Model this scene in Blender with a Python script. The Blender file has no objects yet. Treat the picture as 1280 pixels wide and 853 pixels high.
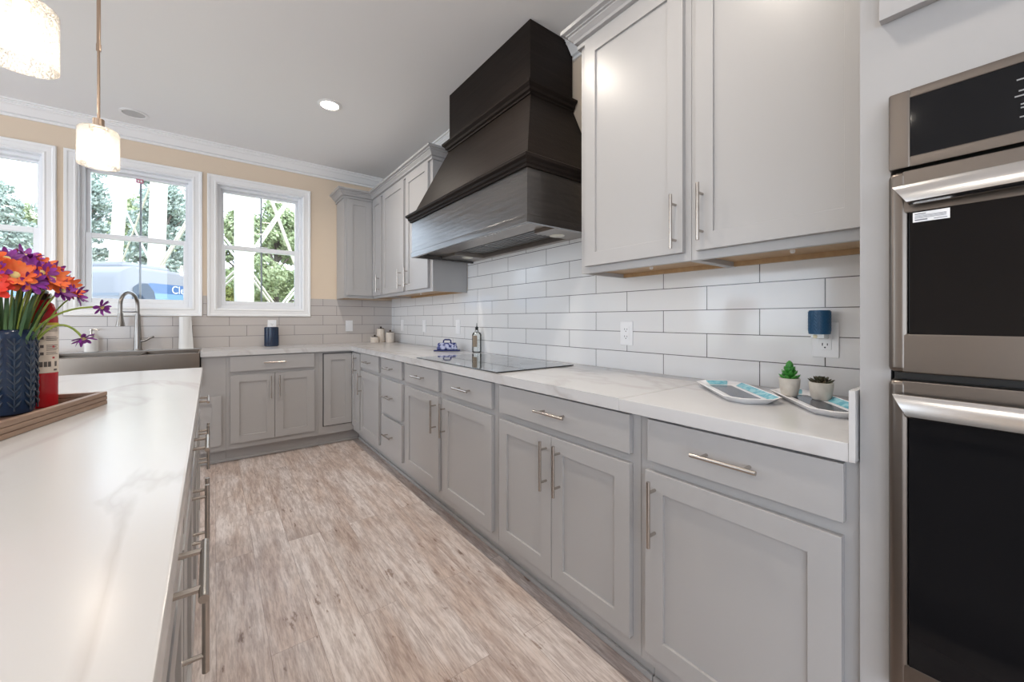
import bpy, bmesh, math, random
from mathutils import Vector, Matrix
R = math.radians
random.seed(7)
C = bpy.context.scene.collection
sc = bpy.context.scene

# ------------------------------------------------------------------ camera, world, sun, exposure
cam_d = bpy.data.cameras.new('camera'); cam = bpy.data.objects.new('camera', cam_d); C.objects.link(cam)
cam.location = (0, 0, 1.166); cam.rotation_euler = (R(90), 0, R(-37.07))
cam_d.sensor_width = 36; cam_d.lens = 36*491.8/1280; cam_d.shift_y = -26.7/1280; cam_d.clip_start = 0.02; cam_d.clip_end = 400
sc.camera = cam

SKY = 2.4
EXPO = 1.04
sc.view_settings.view_transform = 'Standard'; sc.view_settings.look = 'None'
sc.view_settings.gamma = 1; sc.view_settings.use_curve_mapping = False; sc.view_settings.exposure = EXPO
w = bpy.data.worlds.new('sky'); sc.world = w; w.use_nodes = True
wn = w.node_tree.nodes; wl = w.node_tree.links
bg = wn['Background']; bg.inputs['Strength'].default_value = SKY
tc = wn.new('ShaderNodeTexCoord'); sx = wn.new('ShaderNodeSeparateXYZ'); cr = wn.new('ShaderNodeValToRGB')
wl.new(tc.outputs['Generated'], sx.inputs[0]); wl.new(sx.outputs['Z'], cr.inputs[0]); wl.new(cr.outputs[0], bg.inputs['Color'])
cr.color_ramp.elements[0].position = 0.0; cr.color_ramp.elements[0].color = (0.77, 0.88, 1.0, 1)
cr.color_ramp.elements[1].position = 0.7; cr.color_ramp.elements[1].color = (0.62, 0.78, 1.0, 1)

def light(name, kind, loc, energy, color=(1, 1, 1), rot=(0, 0, 0), parent=None, **kw):
    d = bpy.data.lights.new(name, kind); d.energy = energy; d.color = color
    for k, v in kw.items(): setattr(d, k, v)
    o = bpy.data.objects.new(name, d); C.objects.link(o); o.location = loc; o.rotation_euler = rot; o.parent = parent
    return o
sun = light('sun', 'SUN', (6, -6, 12), 1.3, (1.0, 0.93, 0.82), (R(48), 0, R(35)), angle=R(0.6))

def portal(name, loc, rot, sx_, sy_):
    o = light(name, 'AREA', loc, 1, rot=rot, shape='RECTANGLE', size=sx_, size_y=sy_)
    o.data.cycles.is_portal = True
WINX = [(-1.75, -1.04), (-0.863, -0.159), (0.015, 0.724)]; WZ = (1.266, 2.428)
for i, (a, b) in enumerate(WINX):
    portal('sky_portal', ((a+b)/2, 4.72, sum(WZ)/2), (R(-90), 0, 0), b-a, WZ[1]-WZ[0])
LEFT_LIGHT_HOLES = [(-4.2, -1.0), (2.1, 4.42)]; LZ = (0.08, 2.60)
for a, b in LEFT_LIGHT_HOLES:
    portal('sky_portal', (-5.22, (a+b)/2, sum(LZ)/2), (0, R(-90), 0), LZ[1]-LZ[0], b-a)
NEAR_LIGHT_HOLES = [(-4.6, -1.0)]  # unseen bare opening behind the camera, added to brighten the room
for a, b in NEAR_LIGHT_HOLES:
    portal('sky_portal', ((a+b)/2, -4.72, sum(LZ)/2), (R(90), 0, 0), b-a, LZ[1]-LZ[0])

# ------------------------------------------------------------------ materials
MATS = {}
def mat(name, color, rough=0.5, metal=0.0, spec=0.5, bump=None, var=None, emit=None, coat=0.0, coatr=0.08):
    """bump=(scale xyz, strength, distance)  var=(scale xyz, colour2, contrast)"""
    if name in MATS: return MATS[name]
    m = bpy.data.materials.new(name); m.use_nodes = True; MATS[name] = m
    n = m.node_tree.nodes; l = m.node_tree.links; p = n['Principled BSDF']
    p.inputs['Base Color'].default_value = (*color, 1); p.inputs['Roughness'].default_value = rough
    p.inputs['Metallic'].default_value = metal; p.inputs['Specular IOR Level'].default_value = spec
    p.inputs['Coat Weight'].default_value = coat; p.inputs['Coat Roughness'].default_value = coatr
    if emit: p.inputs['Emission Color'].default_value = (*emit[0], 1); p.inputs['Emission Strength'].default_value = emit[1]
    if bump or var:
        t = n.new('ShaderNodeTexCoord')
    if var:
        mp = n.new('ShaderNodeMapping'); mp.inputs['Scale'].default_value = var[0]; l.new(t.outputs['Object'], mp.inputs[0])
        ns = n.new('ShaderNodeTexNoise'); ns.inputs['Scale'].default_value = 1; ns.inputs['Detail'].default_value = 5; l.new(mp.outputs[0], ns.inputs[0])
        r = n.new('ShaderNodeValToRGB'); l.new(ns.outputs['Fac'], r.inputs[0])
        k = var[2] if len(var) > 2 else 0.2
        r.color_ramp.elements[0].position = 0.5-k; r.color_ramp.elements[1].position = 0.5+k
        r.color_ramp.elements[0].color = (*color, 1); r.color_ramp.elements[1].color = (*var[1], 1)
        l.new(r.outputs[0], p.inputs['Base Color'])
    if bump:
        mp = n.new('ShaderNodeMapping'); mp.inputs['Scale'].default_value = bump[0]; l.new(t.outputs['Object'], mp.inputs[0])
        ns = n.new('ShaderNodeTexNoise'); ns.inputs['Scale'].default_value = 1; ns.inputs['Detail'].default_value = 4; l.new(mp.outputs[0], ns.inputs[0])
        b = n.new('ShaderNodeBump'); b.inputs['Strength'].default_value = bump[1]; b.inputs['Distance'].default_value = bump[2]
        l.new(ns.outputs['Fac'], b.inputs['Height']); l.new(b.outputs[0], p.inputs['Normal'])
    return m

def brick_mat(name, axes, shift, bw, rh, off, c1, c2, mortar, msize, rough, grain=None, bump=0.4, wav=0.0):
    m = bpy.data.materials.new(name); m.use_nodes = True; MATS[name] = m
    n = m.node_tree.nodes; l = m.node_tree.links; p = n['Principled BSDF']; p.inputs['Roughness'].default_value = rough
    t = n.new('ShaderNodeTexCoord'); s = n.new('ShaderNodeSeparateXYZ'); l.new(t.outputs['Object'], s.inputs[0])
    c = n.new('ShaderNodeCombineXYZ')
    for k in (0, 1):
        a = n.new('ShaderNodeMath'); a.operation = 'ADD'; a.inputs[1].default_value = shift[k]
        l.new(s.outputs[axes[k]], a.inputs[0]); l.new(a.outputs[0], c.inputs[k])
    b = n.new('ShaderNodeTexBrick'); b.offset = off; b.offset_frequency = 2; b.squash = 1
    b.inputs['Scale'].default_value = 1; b.inputs['Brick Width'].default_value = bw; b.inputs['Row Height'].default_value = rh
    b.inputs['Mortar Size'].default_value = msize; b.inputs['Mortar Smooth'].default_value = 0.1
    b.inputs['Color1'].default_value = (*c1, 1); b.inputs['Color2'].default_value = (*c2, 1); b.inputs['Mortar'].default_value = (*mortar, 1)
    l.new(c.outputs[0], b.inputs['Vector'])
    col = b.outputs['Color']
    if grain:
        for sc3, dark, lo, hi in grain:
            mp = n.new('ShaderNodeMapping'); mp.inputs['Scale'].default_value = sc3; l.new(t.outputs['Object'], mp.inputs[0])
            ad = n.new('ShaderNodeVectorMath'); ad.operation = 'ADD'      # each plank gets its own slice of grain
            l.new(mp.outputs[0], ad.inputs[0])
            sp = n.new('ShaderNodeVectorMath'); sp.operation = 'SCALE'; sp.inputs['Scale'].default_value = 60; l.new(b.outputs['Color'], sp.inputs[0])
            l.new(sp.outputs[0], ad.inputs[1])
            ns = n.new('ShaderNodeTexNoise'); ns.inputs['Scale'].default_value = 1; ns.inputs['Detail'].default_value = 6; ns.inputs['Roughness'].default_value = 0.62
            l.new(ad.outputs[0], ns.inputs[0])
            r = n.new('ShaderNodeValToRGB'); r.color_ramp.elements[0].position = lo; r.color_ramp.elements[1].position = hi
            r.color_ramp.elements[0].color = (*dark, 1); r.color_ramp.elements[1].color = (1, 1, 1, 1); l.new(ns.outputs['Fac'], r.inputs[0])
            mx = n.new('ShaderNodeMix'); mx.data_type = 'RGBA'; mx.blend_type = 'MULTIPLY'; mx.inputs[0].default_value = 1
            l.new(col, mx.inputs[6]); l.new(r.outputs[0], mx.inputs[7]); col = mx.outputs[2]
    l.new(col, p.inputs['Base Color'])
    bp = n.new('ShaderNodeBump'); bp.inputs['Strength'].default_value = bump; bp.inputs['Distance'].default_value = 0.002; bp.invert = True
    l.new(b.outputs['Fac'], bp.inputs['Height'])
    if wav:
        nz = n.new('ShaderNodeTexNoise'); nz.inputs['Scale'].default_value = 5; nz.inputs['Detail'].default_value = 1; l.new(t.outputs['Object'], nz.inputs[0])
        b2 = n.new('ShaderNodeBump'); b2.inputs['Strength'].default_value = wav; b2.inputs['Distance'].default_value = 0.01
        l.new(nz.outputs['Fac'], b2.inputs['Height']); l.new(b2.outputs[0], bp.inputs['Normal'])
    l.new(bp.outputs[0], p.inputs['Normal'])
    return m

def marble_mat():
    m = bpy.data.materials.new('white marble'); m.use_nodes = True
    n = m.node_tree.nodes; l = m.node_tree.links; p = n['Principled BSDF']; p.inputs['Roughness'].default_value = 0.22
    t = n.new('ShaderNodeTexCoord')
    mp = n.new('ShaderNodeMapping'); mp.inputs['Scale'].default_value = (1.6, 0.75, 1); mp.inputs['Rotation'].default_value = (0, 0, R(24)); l.new(t.outputs['Object'], mp.inputs[0])
    nz = n.new('ShaderNodeTexNoise'); nz.inputs['Scale'].default_value = 1.3; nz.inputs['Detail'].default_value = 5; nz.inputs['Distortion'].default_value = 1.0; l.new(mp.outputs[0], nz.inputs[0])
    r = n.new('ShaderNodeValToRGB'); l.new(nz.outputs['Fac'], r.inputs[0])
    e = r.color_ramp.elements
    e[0].position = 0.47; e[0].color = (0, 0, 0, 1); e[1].position = 0.53; e[1].color = (0, 0, 0, 1)
    x = e.new(0.5); x.color = (1, 1, 1, 1)
    n2 = n.new('ShaderNodeTexNoise'); n2.inputs['Scale'].default_value = 2.2; l.new(t.outputs['Object'], n2.inputs[0])
    mu = n.new('ShaderNodeMath'); mu.operation = 'MULTIPLY'; l.new(r.outputs[0], mu.inputs[0]); l.new(n2.outputs['Fac'], mu.inputs[1])
    m2 = n.new('ShaderNodeMath'); m2.operation = 'MULTIPLY'; m2.inputs[1].default_value = 0.75; l.new(mu.outputs[0], m2.inputs[0])
    mx = n.new('ShaderNodeMix'); mx.data_type = 'RGBA'; mx.inputs[6].default_value = (0.57, 0.562, 0.562, 1); mx.inputs[7].default_value = (0.38, 0.34, 0.325, 1)
    l.new(m2.outputs[0], mx.inputs[0]); l.new(mx.outputs[2], p.inputs['Base Color'])
    return m

def glass_mat(name, tint=(1, 1, 1), refl=1.0, rough=0.0, body=0.0, bump=None):
    m = bpy.data.materials.new(name); m.use_nodes = True
    n = m.node_tree.nodes; l = m.node_tree.links
    for x in list(n):
        if x.type != 'OUTPUT_MATERIAL': n.remove(x)
    out = [x for x in n][0]
    tr = n.new('ShaderNodeBsdfTransparent'); tr.inputs[0].default_value = (*tint, 1)
    gl = n.new('ShaderNodeBsdfGlossy'); gl.inputs['Roughness'].default_value = rough
    fr = n.new('ShaderNodeFresnel'); fr.inputs[0].default_value = 1.45
    mx = n.new('ShaderNodeMixShader'); l.new(fr.outputs[0], mx.inputs[0]); l.new(tr.outputs[0], mx.inputs[1]); l.new(gl.outputs[0], mx.inputs[2])
    last = mx
    if body:
        tl = n.new('ShaderNodeBsdfTranslucent'); tl.inputs[0].default_value = (1, 0.97, 0.92, 1)
        m3 = n.new('ShaderNodeMixShader'); m3.inputs[0].default_value = body; l.new(mx.outputs[0], m3.inputs[1]); l.new(tl.outputs[0], m3.inputs[2]); last = m3
    if bump:
        t = n.new('ShaderNodeTexCoord'); v = n.new('ShaderNodeTexVoronoi'); v.inputs['Scale'].default_value = bump; l.new(t.outputs['Object'], v.inputs['Vector'])
        b = n.new('ShaderNodeBump'); b.inputs['Strength'].default_value = 0.8; b.inputs['Distance'].default_value = 0.002; l.new(v.outputs['Distance'], b.inputs['Height'])
        l.new(b.outputs[0], gl.inputs['Normal']); l.new(b.outputs[0], fr.inputs['Normal'])
        if body:
            r = n.new('ShaderNodeValToRGB'); r.color_ramp.elements[0].position = 0.1; r.color_ramp.elements[0].color = (body*1.8,)*3+(1,); r.color_ramp.elements[1].position = 0.5; r.color_ramp.elements[1].color = (body*.6,)*3+(1,)
            l.new(v.outputs['Distance'], r.inputs[0]); l.new(r.outputs[0], m3.inputs[0])
    l.new(last.outputs[0], out.inputs['Surface'])
    return m

CAB = mat('grey cabinet paint', (0.405, 0.395, 0.393), 0.32)
WHITE = mat('white trim paint', (0.88, 0.875, 0.87), 0.35)
VINYL = mat('white vinyl', (0.87, 0.88, 0.90), 0.3)
WALL = mat('beige wall paint', (0.76, 0.625, 0.485), 0.75, bump=((60, 60, 60), 0.05, 0.002))
CEIL = mat('flat white ceiling paint', (0.86, 0.86, 0.86), 0.9)
NICKEL = mat('brushed nickel', (0.50, 0.46, 0.42), 0.26, 1.0)
FAUC = mat('dark brushed nickel', (0.30, 0.28, 0.26), 0.25, 1.0)
STEEL = mat('brushed stainless steel', (0.34, 0.305, 0.275), 0.30, 1.0, bump=((3, 300, 300), 0.06, 0.001))
STEELD = mat('warm brushed steel', (0.19, 0.165, 0.145), 0.32, 1.0, bump=((3, 300, 300), 0.06, 0.001))
STEELH = mat('polished stainless steel', (0.62, 0.61, 0.60), 0.22, 1.0)
BLACKGL = mat('black oven glass', (0.006, 0.006, 0.007), 0.05, spec=.22)
BLACK = mat('black plastic', (0.012, 0.012, 0.012), 0.35)
GAP_SHADE = mat('painted recess shade', (0.02, 0.02, 0.02), 0.6)  # flat dark colour standing in for the shade inside gaps and slots
HOODW = mat('espresso stained oak', (0.013, 0.0095, 0.008), 0.50, spec=.10, var=((3, 3, 60), (0.021, 0.0155, 0.013), 0.25), bump=((60, 4, 60), 0.35, 0.002))
HOODF = mat('espresso stained oak front', (0.010, 0.008, 0.007), 0.30, spec=.6, coat=1.0, coatr=.22, var=((4, 3, 60), (0.030, 0.024, 0.021), 0.2), bump=((20, 3.5, 50), 0.8, 0.004))
OAK = mat('clear coated plywood', (0.42, 0.26, 0.13), 0.45, var=((40, 3, 20), (0.52, 0.34, 0.18), 0.25))
MARBLE = marble_mat()
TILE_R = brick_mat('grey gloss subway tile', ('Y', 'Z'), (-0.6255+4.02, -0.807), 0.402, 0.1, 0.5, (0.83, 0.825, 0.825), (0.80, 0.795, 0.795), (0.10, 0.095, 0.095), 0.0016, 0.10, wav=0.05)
TILE_F_SHADE = brick_mat('grey gloss subway tile painted shade', ('X', 'Z'), (-1.048+4.02, -0.911), 0.402, 0.1, 0.336, (0.57, 0.525, 0.50), (0.54, 0.50, 0.475), (0.12, 0.11, 0.11), 0.0016, 0.12, wav=0.05)  # same tile as the long wall, window-wall shade painted in as darker colour
FLOOR = brick_mat('weathered plank floor', ('Y', 'X'), (20.37, 20.06), 1.22, 0.152, 0.37, (0.76, 0.69, 0.66), (0.66, 0.59, 0.56), (0.42, 0.365, 0.34), 0.0008, 0.38,
                  grain=[((9, 1.7, 1), (0.82, 0.74, 0.685), 0.40, 0.60), ((46, 5, 1), (0.74, 0.70, 0.685), 0.40, 0.56), ((170, 16, 1), (0.80, 0.78, 0.77), 0.42, 0.55), ((26, 8, 1), (0.50, 0.42, 0.37), 0.31, 0.37)], bump=0.2)
GLASS = glass_mat('window glass')
WATERG = glass_mat('clear bottle glass', (0.99, 1.0, 0.995), body=0.03)
SEEDED = glass_mat('seeded lamp glass', (0.97, 0.95, 0.92), rough=0.05, body=0.10, bump=170)
BULB = mat('lit bulb', (1, 0.9, 0.75), 0.4, emit=((1.0, 0.92, 0.82), 9.0))
LENS = mat('lit lamp lens', (1, 0.95, 0.88), 0.4, emit=((1.0, 0.88, 0.72), 14.0))
PLASTIC = mat('white plastic', (0.92, 0.92, 0.93), 0.3)
NAVY = mat('navy glaze', (0.008, 0.016, 0.040), 0.10, bump=((60, 60, 20), 0.3, 0.003), var=((30, 30, 12), (0.015, 0.038, 0.085), 0.3))

# ------------------------------------------------------------------ mesh helpers
class MB:
    def __init__(s, xf=None): s.bm = bmesh.new(); s.xf = xf
    def _fin(s, vs, mi, xf):
        for m in (xf, s.xf):
            if m is not None: bmesh.ops.transform(s.bm, matrix=m, verts=vs)
        if mi:
            for f in {f for v in vs for f in v.link_faces}: f.material_index = mi
        return s
    def box(s, x0, x1, y0, y1, z0, z1, bev=0.0, mi=0, xf=None, seg=2):
        vs = bmesh.ops.create_cube(s.bm, size=1)['verts']
        for v in vs: v.co = Vector(((x0+x1)/2+v.co.x*(x1-x0), (y0+y1)/2+v.co.y*(y1-y0), (z0+z1)/2+v.co.z*(z1-z0)))
        if bev:
            es = list({e for v in vs for e in v.link_edges})
            r = bmesh.ops.bevel(s.bm, geom=es, offset=bev, segments=seg, affect='EDGES', profile=0.5)
            vs = list({v for f in r['faces'] for v in f.verts} | {v for v in vs if v.is_valid})
        return s._fin(vs, mi, xf)
    def lathe(s, prof, c=(0, 0, 0), seg=24, mi=0, xf=None):
        rows = []; vs = []
        for r, z in prof:
            if r < 1e-6: v = s.bm.verts.new((c[0], c[1], c[2]+z)); rows.append([v]); vs.append(v)
            else:
                row = [s.bm.verts.new((c[0]+r*math.cos(2*math.pi*i/seg), c[1]+r*math.sin(2*math.pi*i/seg), c[2]+z)) for i in range(seg)]
                rows.append(row); vs += row
        for a, b in zip(rows, rows[1:]):
            for i in range(seg):
                j = (i+1) % seg
                if len(a) == 1 and len(b) == 1: continue
                if len(a) == 1: s.bm.faces.new((a[0], b[j], b[i]))
                elif len(b) == 1: s.bm.faces.new((a[i], a[j], b[0]))
                else: s.bm.faces.new((a[i], a[j], b[j], b[i]))
        return s._fin(vs, mi, xf)
    def tube(s, pts, r, seg=10, mi=0, xf=None, flat=1.0):
        pts = [Vector(p) for p in pts]; rs = r if isinstance(r, (list, tuple)) else [r]*len(pts)
        rows = []; vs = []
        up = Vector((0, 0, 1))
        t0 = (pts[1]-pts[0]).normalized()
        if abs(t0.z) > 0.95: up = Vector((0, 1, 0))
        for i, p in enumerate(pts):
            t = ((pts[min(i+1, len(pts)-1)])-(pts[max(i-1, 0)])).normalized()
            a = up-t*up.dot(t); a.normalize(); b = t.cross(a); up = a
            row = [s.bm.verts.new(p+(a*math.cos(2*math.pi*k/seg)*flat+b*math.sin(2*math.pi*k/seg))*rs[i]) for k in range(seg)]
            rows.append(row); vs += row
        for A, B in zip(rows, rows[1:]):
            for k in range(seg): s.bm.faces.new((A[k], A[(k+1) % seg], B[(k+1) % seg], B[k]))
        s.bm.faces.new(rows[0][::-1]); s.bm.faces.new(rows[-1])
        return s._fin(vs, mi, xf)
    def prism(s, pts, z0, z1, mi=0, xf=None, bev=0.0):
        a = [s.bm.verts.new((x, y, z0)) for x, y in pts]; b = [s.bm.verts.new((x, y, z1)) for x, y in pts]
        n = len(pts); fs = [s.bm.faces.new(a[::-1]), s.bm.faces.new(b)]
        for i in range(n): fs.append(s.bm.faces.new((a[i], a[(i+1) % n], b[(i+1) % n], b[i])))
        vs = a+b
        if bev:
            es = [e for e in fs[1].edges]+[e for e in fs[0].edges]
            r = bmesh.ops.bevel(s.bm, geom=es, offset=bev, segments=2, affect='EDGES', profile=0.5)
            vs = list({v for f in r['faces'] for v in f.verts} | {v for v in vs if v.is_valid})
        return s._fin(vs, mi, xf)
    def hull(s, bottom, top, mi=0):
        a = [s.bm.verts.new(p) for p in bottom]; b = [s.bm.verts.new(p) for p in top]; n = len(a)
        s.bm.faces.new(a[::-1]); s.bm.faces.new(b)
        for i in range(n): s.bm.faces.new((a[i], a[(i+1) % n], b[(i+1) % n], b[i]))
        return s._fin(a+b, mi, None)
    def sweep(s, prof, path, mi=0, closed=False):
        """prof: closed list of (outward, z); outward is to the right of the walking direction"""
        P = [Vector((p[0], p[1])) for p in path]; rows = []; vs = []; n = len(P)
        for i, p in enumerate(P):
            d0 = (p-P[i-1]).normalized() if (i > 0 or closed) else None
            d1 = (P[(i+1) % n]-p).normalized() if (i < n-1 or closed) else None
            n0 = Vector((d0.y, -d0.x)) if d0 else None; n1 = Vector((d1.y, -d1.x)) if d1 else None
            if n0 is None: m = n1
            elif n1 is None: m = n0
            else:
                m = (n0+n1); m = m/(m.length**2)*2
            row = [s.bm.verts.new((p.x+m.x*o, p.y+m.y*o, z)) for o, z in prof]; rows.append(row); vs += row
        k = len(prof)
        pairs = list(zip(rows, rows[1:]))+([(rows[-1], rows[0])] if closed else [])
        for A, B in pairs:
            for j in range(k): s.bm.faces.new((A[j], A[(j+1) % k], B[(j+1) % k], B[j]))
        if not closed: s.bm.faces.new(rows[0][::-1]); s.bm.faces.new(rows[-1])
        return s._fin(vs, mi, None)
    def build(s, name, mats, parent=None, angle=35):
        me = bpy.data.meshes.new(name)
        bmesh.ops.recalc_face_normals(s.bm, faces=s.bm.faces[:])
        s.bm.to_mesh(me); s.bm.free()
        for m in (mats if isinstance(mats, (list, tuple)) else [mats]): me.materials.append(m)
        for p in me.polygons: p.use_smooth = True
        me.set_sharp_from_angle(angle=R(angle))
        o = bpy.data.objects.new(name, me); C.objects.link(o)
        if parent is not None: o.parent = parent
        if len(me.polygons) < 6000:
            wn_ = o.modifiers.new('face_weighted_normals', 'WEIGHTED_NORMAL'); wn_.keep_sharp = True
        return o

def tag(o, label, cat, group=None, kind=None):
    o['label'] = label; o['category'] = cat
    if group: o['group'] = group
    if kind: o['kind'] = kind
    return o
def thing(name, label, cat, loc=(0, 0, 0), rz=0.0, group=None, kind=None):
    o = bpy.data.objects.new(name, None); C.objects.link(o); o.empty_display_size = 0.1
    o.location = loc; o.rotation_euler = (0, 0, rz)
    return tag(o, label, cat, group, kind)
def struct(o, label, cat):
    return tag(o, label, cat, kind='structure')
def copy_tree(o, parent=None):
    c = o.copy(); C.objects.link(c)
    if parent is not None: c.parent = parent
    for ch in list(o.children): copy_tree(ch, c)
    return c
def bez(p0, p1, p2, n=10):
    p0, p1, p2 = Vector(p0), Vector(p1), Vector(p2)
    return [p0*(1-t)**2+p1*2*t*(1-t)+p2*t*t for t in [i/n for i in range(n+1)]]

# ------------------------------------------------------------------ room shell
XW, YW, ZC = 1.66, 4.53, 2.765
XL, YN = -5.0, -4.5
struct(MB().box(XL-.2, XW+.2, YN-.2, YW+.2, -.12, 0).build('floor', FLOOR), 'weathered greyish tan plank floor of the kitchen', 'floor')
struct(MB().box(XL-.2, XW+.2, YN-.2, YW+.2, ZC, ZC+.15).build('ceiling', CEIL), 'flat pale ceiling above the kitchen', 'ceiling')
struct(MB().box(XW, XW+.2, YN-.2, YW+.2, 0, ZC).build('wall_right', WALL), 'long beige wall behind the tiled cooktop run', 'wall')

def holed_wall(name, axis, c0, c1, lo, hi, holes, hz, label):
    m = MB(); cur = lo
    def put(a, b, z0, z1):
        if b-a < 1e-4: return
        if axis == 'x': m.box(a, b, c0, c1, z0, z1)
        else: m.box(c0, c1, a, b, z0, z1)
    for a, b in holes:
        put(cur, a, 0, ZC); put(a, b, 0, hz[0]); put(a, b, hz[1], ZC); cur = b
    put(cur, hi, 0, ZC)
    return struct(m.build(name, WALL), label, 'wall')
holed_wall('wall_far', 'x', YW, YW+.18, XL, XW, WINX, WZ, 'beige end wall with the three white windows above the sink')
holed_wall('wall_left', 'y', XL-.18, XL, YN, YW, LEFT_LIGHT_HOLES, LZ, 'beige wall across the room, tall unglazed openings added for light, outside the frame')
holed_wall('wall_near', 'x', YN-.18, YN, XL, XW, NEAR_LIGHT_HOLES, LZ, 'beige wall behind the camera, tall opening added for light, outside the frame')

# tile
struct(MB().box(XW-.008, XW, .214, YW-.008, .914, 1.405).box(XW-.008, XW, 1.26, 2.79, 1.405, 1.72).build('trim_tile_right', TILE_R), 'glossy grey subway tile backsplash behind the cooktop', 'backsplash')
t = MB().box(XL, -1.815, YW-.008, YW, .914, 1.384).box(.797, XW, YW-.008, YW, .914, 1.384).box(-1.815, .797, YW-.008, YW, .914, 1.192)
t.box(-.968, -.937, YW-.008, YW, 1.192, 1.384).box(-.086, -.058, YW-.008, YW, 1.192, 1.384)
struct(t.build('trim_tile_far', TILE_F_SHADE), 'grey subway tile under and between the windows, shade painted into its colour', 'backsplash')

# ceiling crown (walk so that the room is on the right-hand side)
crown = [(o_, ZC+z_) for o_, z_ in ((0, -.105), (.015, -.105), (.015, -.092), (.008, -.090), (.008, -.083), (.024, -.080), (.036, -.064), (.056, -.038), (.068, -.030), (.068, -.021), (.076, -.019), (.076, -.012), (.092, -.010), (.092, 0), (0, 0))]
struct(MB().sweep(crown, [(XL, YW), (XW, YW)]).build('trim_crown_far', WHITE, angle=14), 'white crown moulding along the window wall', 'crown moulding')
struct(MB().sweep(crown, [(XW, YW-.09), (XW, 2.512)]).build('trim_crown_right_far', WHITE, angle=14), 'white crown moulding above the corner wall cabinets', 'crown moulding')
struct(MB().sweep(crown, [(XW, 1.60), (XW, YN)]).build('trim_crown_right_near', WHITE, angle=14), 'white crown moulding above the wall cabinets beside the oven', 'crown moulding')

# windows
def window(k, x0, x1, label):
    w_ = bpy.data.objects.new(f'window_{k}', None); C.objects.link(w_); w_.location = ((x0+x1)/2, YW, WZ[0]); struct(w_, label, 'window')
    W = (x1-x0)/2; H_ = WZ[1]-WZ[0]
    cas = [(0, 0), (0, -.012), (.010, -.016), (.018, -.012), (.045, -.014), (.052, -.020), (.066, -.022), (.070, -.016), (.070, 0)]
    m = MB()
    # picture-frame casing: profile swept round the opening
    ring = [(-W, 0), (W, 0), (W, H_), (-W, H_)]
    rows = []
    for i, (x, z) in enumerate(ring):
        dx = -1 if x < 0 else 1; dz = -1 if z == 0 else 1
        rows.append([m.bm.verts.new((x+dx*o, y, z+dz*o)) for o, y in cas])
    for i in range(4):
        A, B = rows[i], rows[(i+1) % 4]
        for j in range(len(cas)): m.bm.faces.new((A[j], A[(j+1) % len(cas)], B[(j+1) % len(cas)], B[j]))
    m.build('window_casing', WHITE, w_, angle=14)
    m = MB(); e = .008                                         # jamb lining and outer frame
    m.box(-W, -W+e, 0, .18, 0, H_).box(W-e, W, 0, .18, 0, H_).box(-W+e, W-e, 0, .18, 0, e).box(-W+e, W-e, 0, .18, H_-e, H_)
    f = .024; y0, y1 = .055, .15
    m.box(-W+e, -W+e+f, y0, y1, e, H_-e, .002).box(W-e-f, W-e, y0, y1, e, H_-e, .002).box(-W+e+f, W-e-f, y0, y1, e, e+f+.008, .002).box(-W+e+f, W-e-f, y0, y1, H_-e-f, H_-e, .002)
    m.build('window_frame', VINYL, w_)
    a = W-e-f; mid = H_*0.505
    def sash(z0, z1, y, name, st, ru, rl):
        s = MB().box(-a, -a+st, y, y+.032, z0, z1, .003).box(a-st, a, y, y+.032, z0, z1, .003).box(-a+st, a-st, y, y+.032, z0, z0+rl, .003).box(-a+st, a-st, y, y+.032, z1-ru, z1, .003)
        so = s.build(name, VINYL, w_)
        MB().box(-a+st, a-st, y+.014, y+.018, z0+rl, z1-ru).build('pane', GLASS, so)
        MB().box(-.007, .007, y+.020, y+.026, z0+rl, z1-ru).build('muntin', mat('grey grille bar', (.30, .33, .36), .4), so)
        return so
    sash(e+f+.008, mid+.020, .068, 'lower_sash', .034, .040, .036)
    up = sash(mid-.018, H_-e-f, .106, 'upper_sash', .022, .020, .036)
    m = MB().box(-.05, .05, .056, .068, mid+.021, mid+.030, .003); m.build('sash_lock', VINYL, w_)
    return up
window(1, *WINX[0], 'leftmost window with a white casing, behind the flowers')
up2 = window(2, *WINX[1], 'middle window with a white casing, above the sink faucet')
window(3, *WINX[2], 'right window with a white casing, nearest the corner cabinets')
s_ = MB().box(-.028, .020, .102, .1055, WZ[1]-WZ[0]-.088, WZ[1]-WZ[0]-.052).build('sticker', mat('pink sticker', (.62, .22, .30), .5), up2)
MB().box(-.018, -.006, .1012, .1018, WZ[1]-WZ[0]-.078, WZ[1]-WZ[0]-.062).box(.0, .012, .1012, .1018, WZ[1]-WZ[0]-.078, WZ[1]-WZ[0]-.062).build('sticker_mark', PLASTIC, s_)

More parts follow.
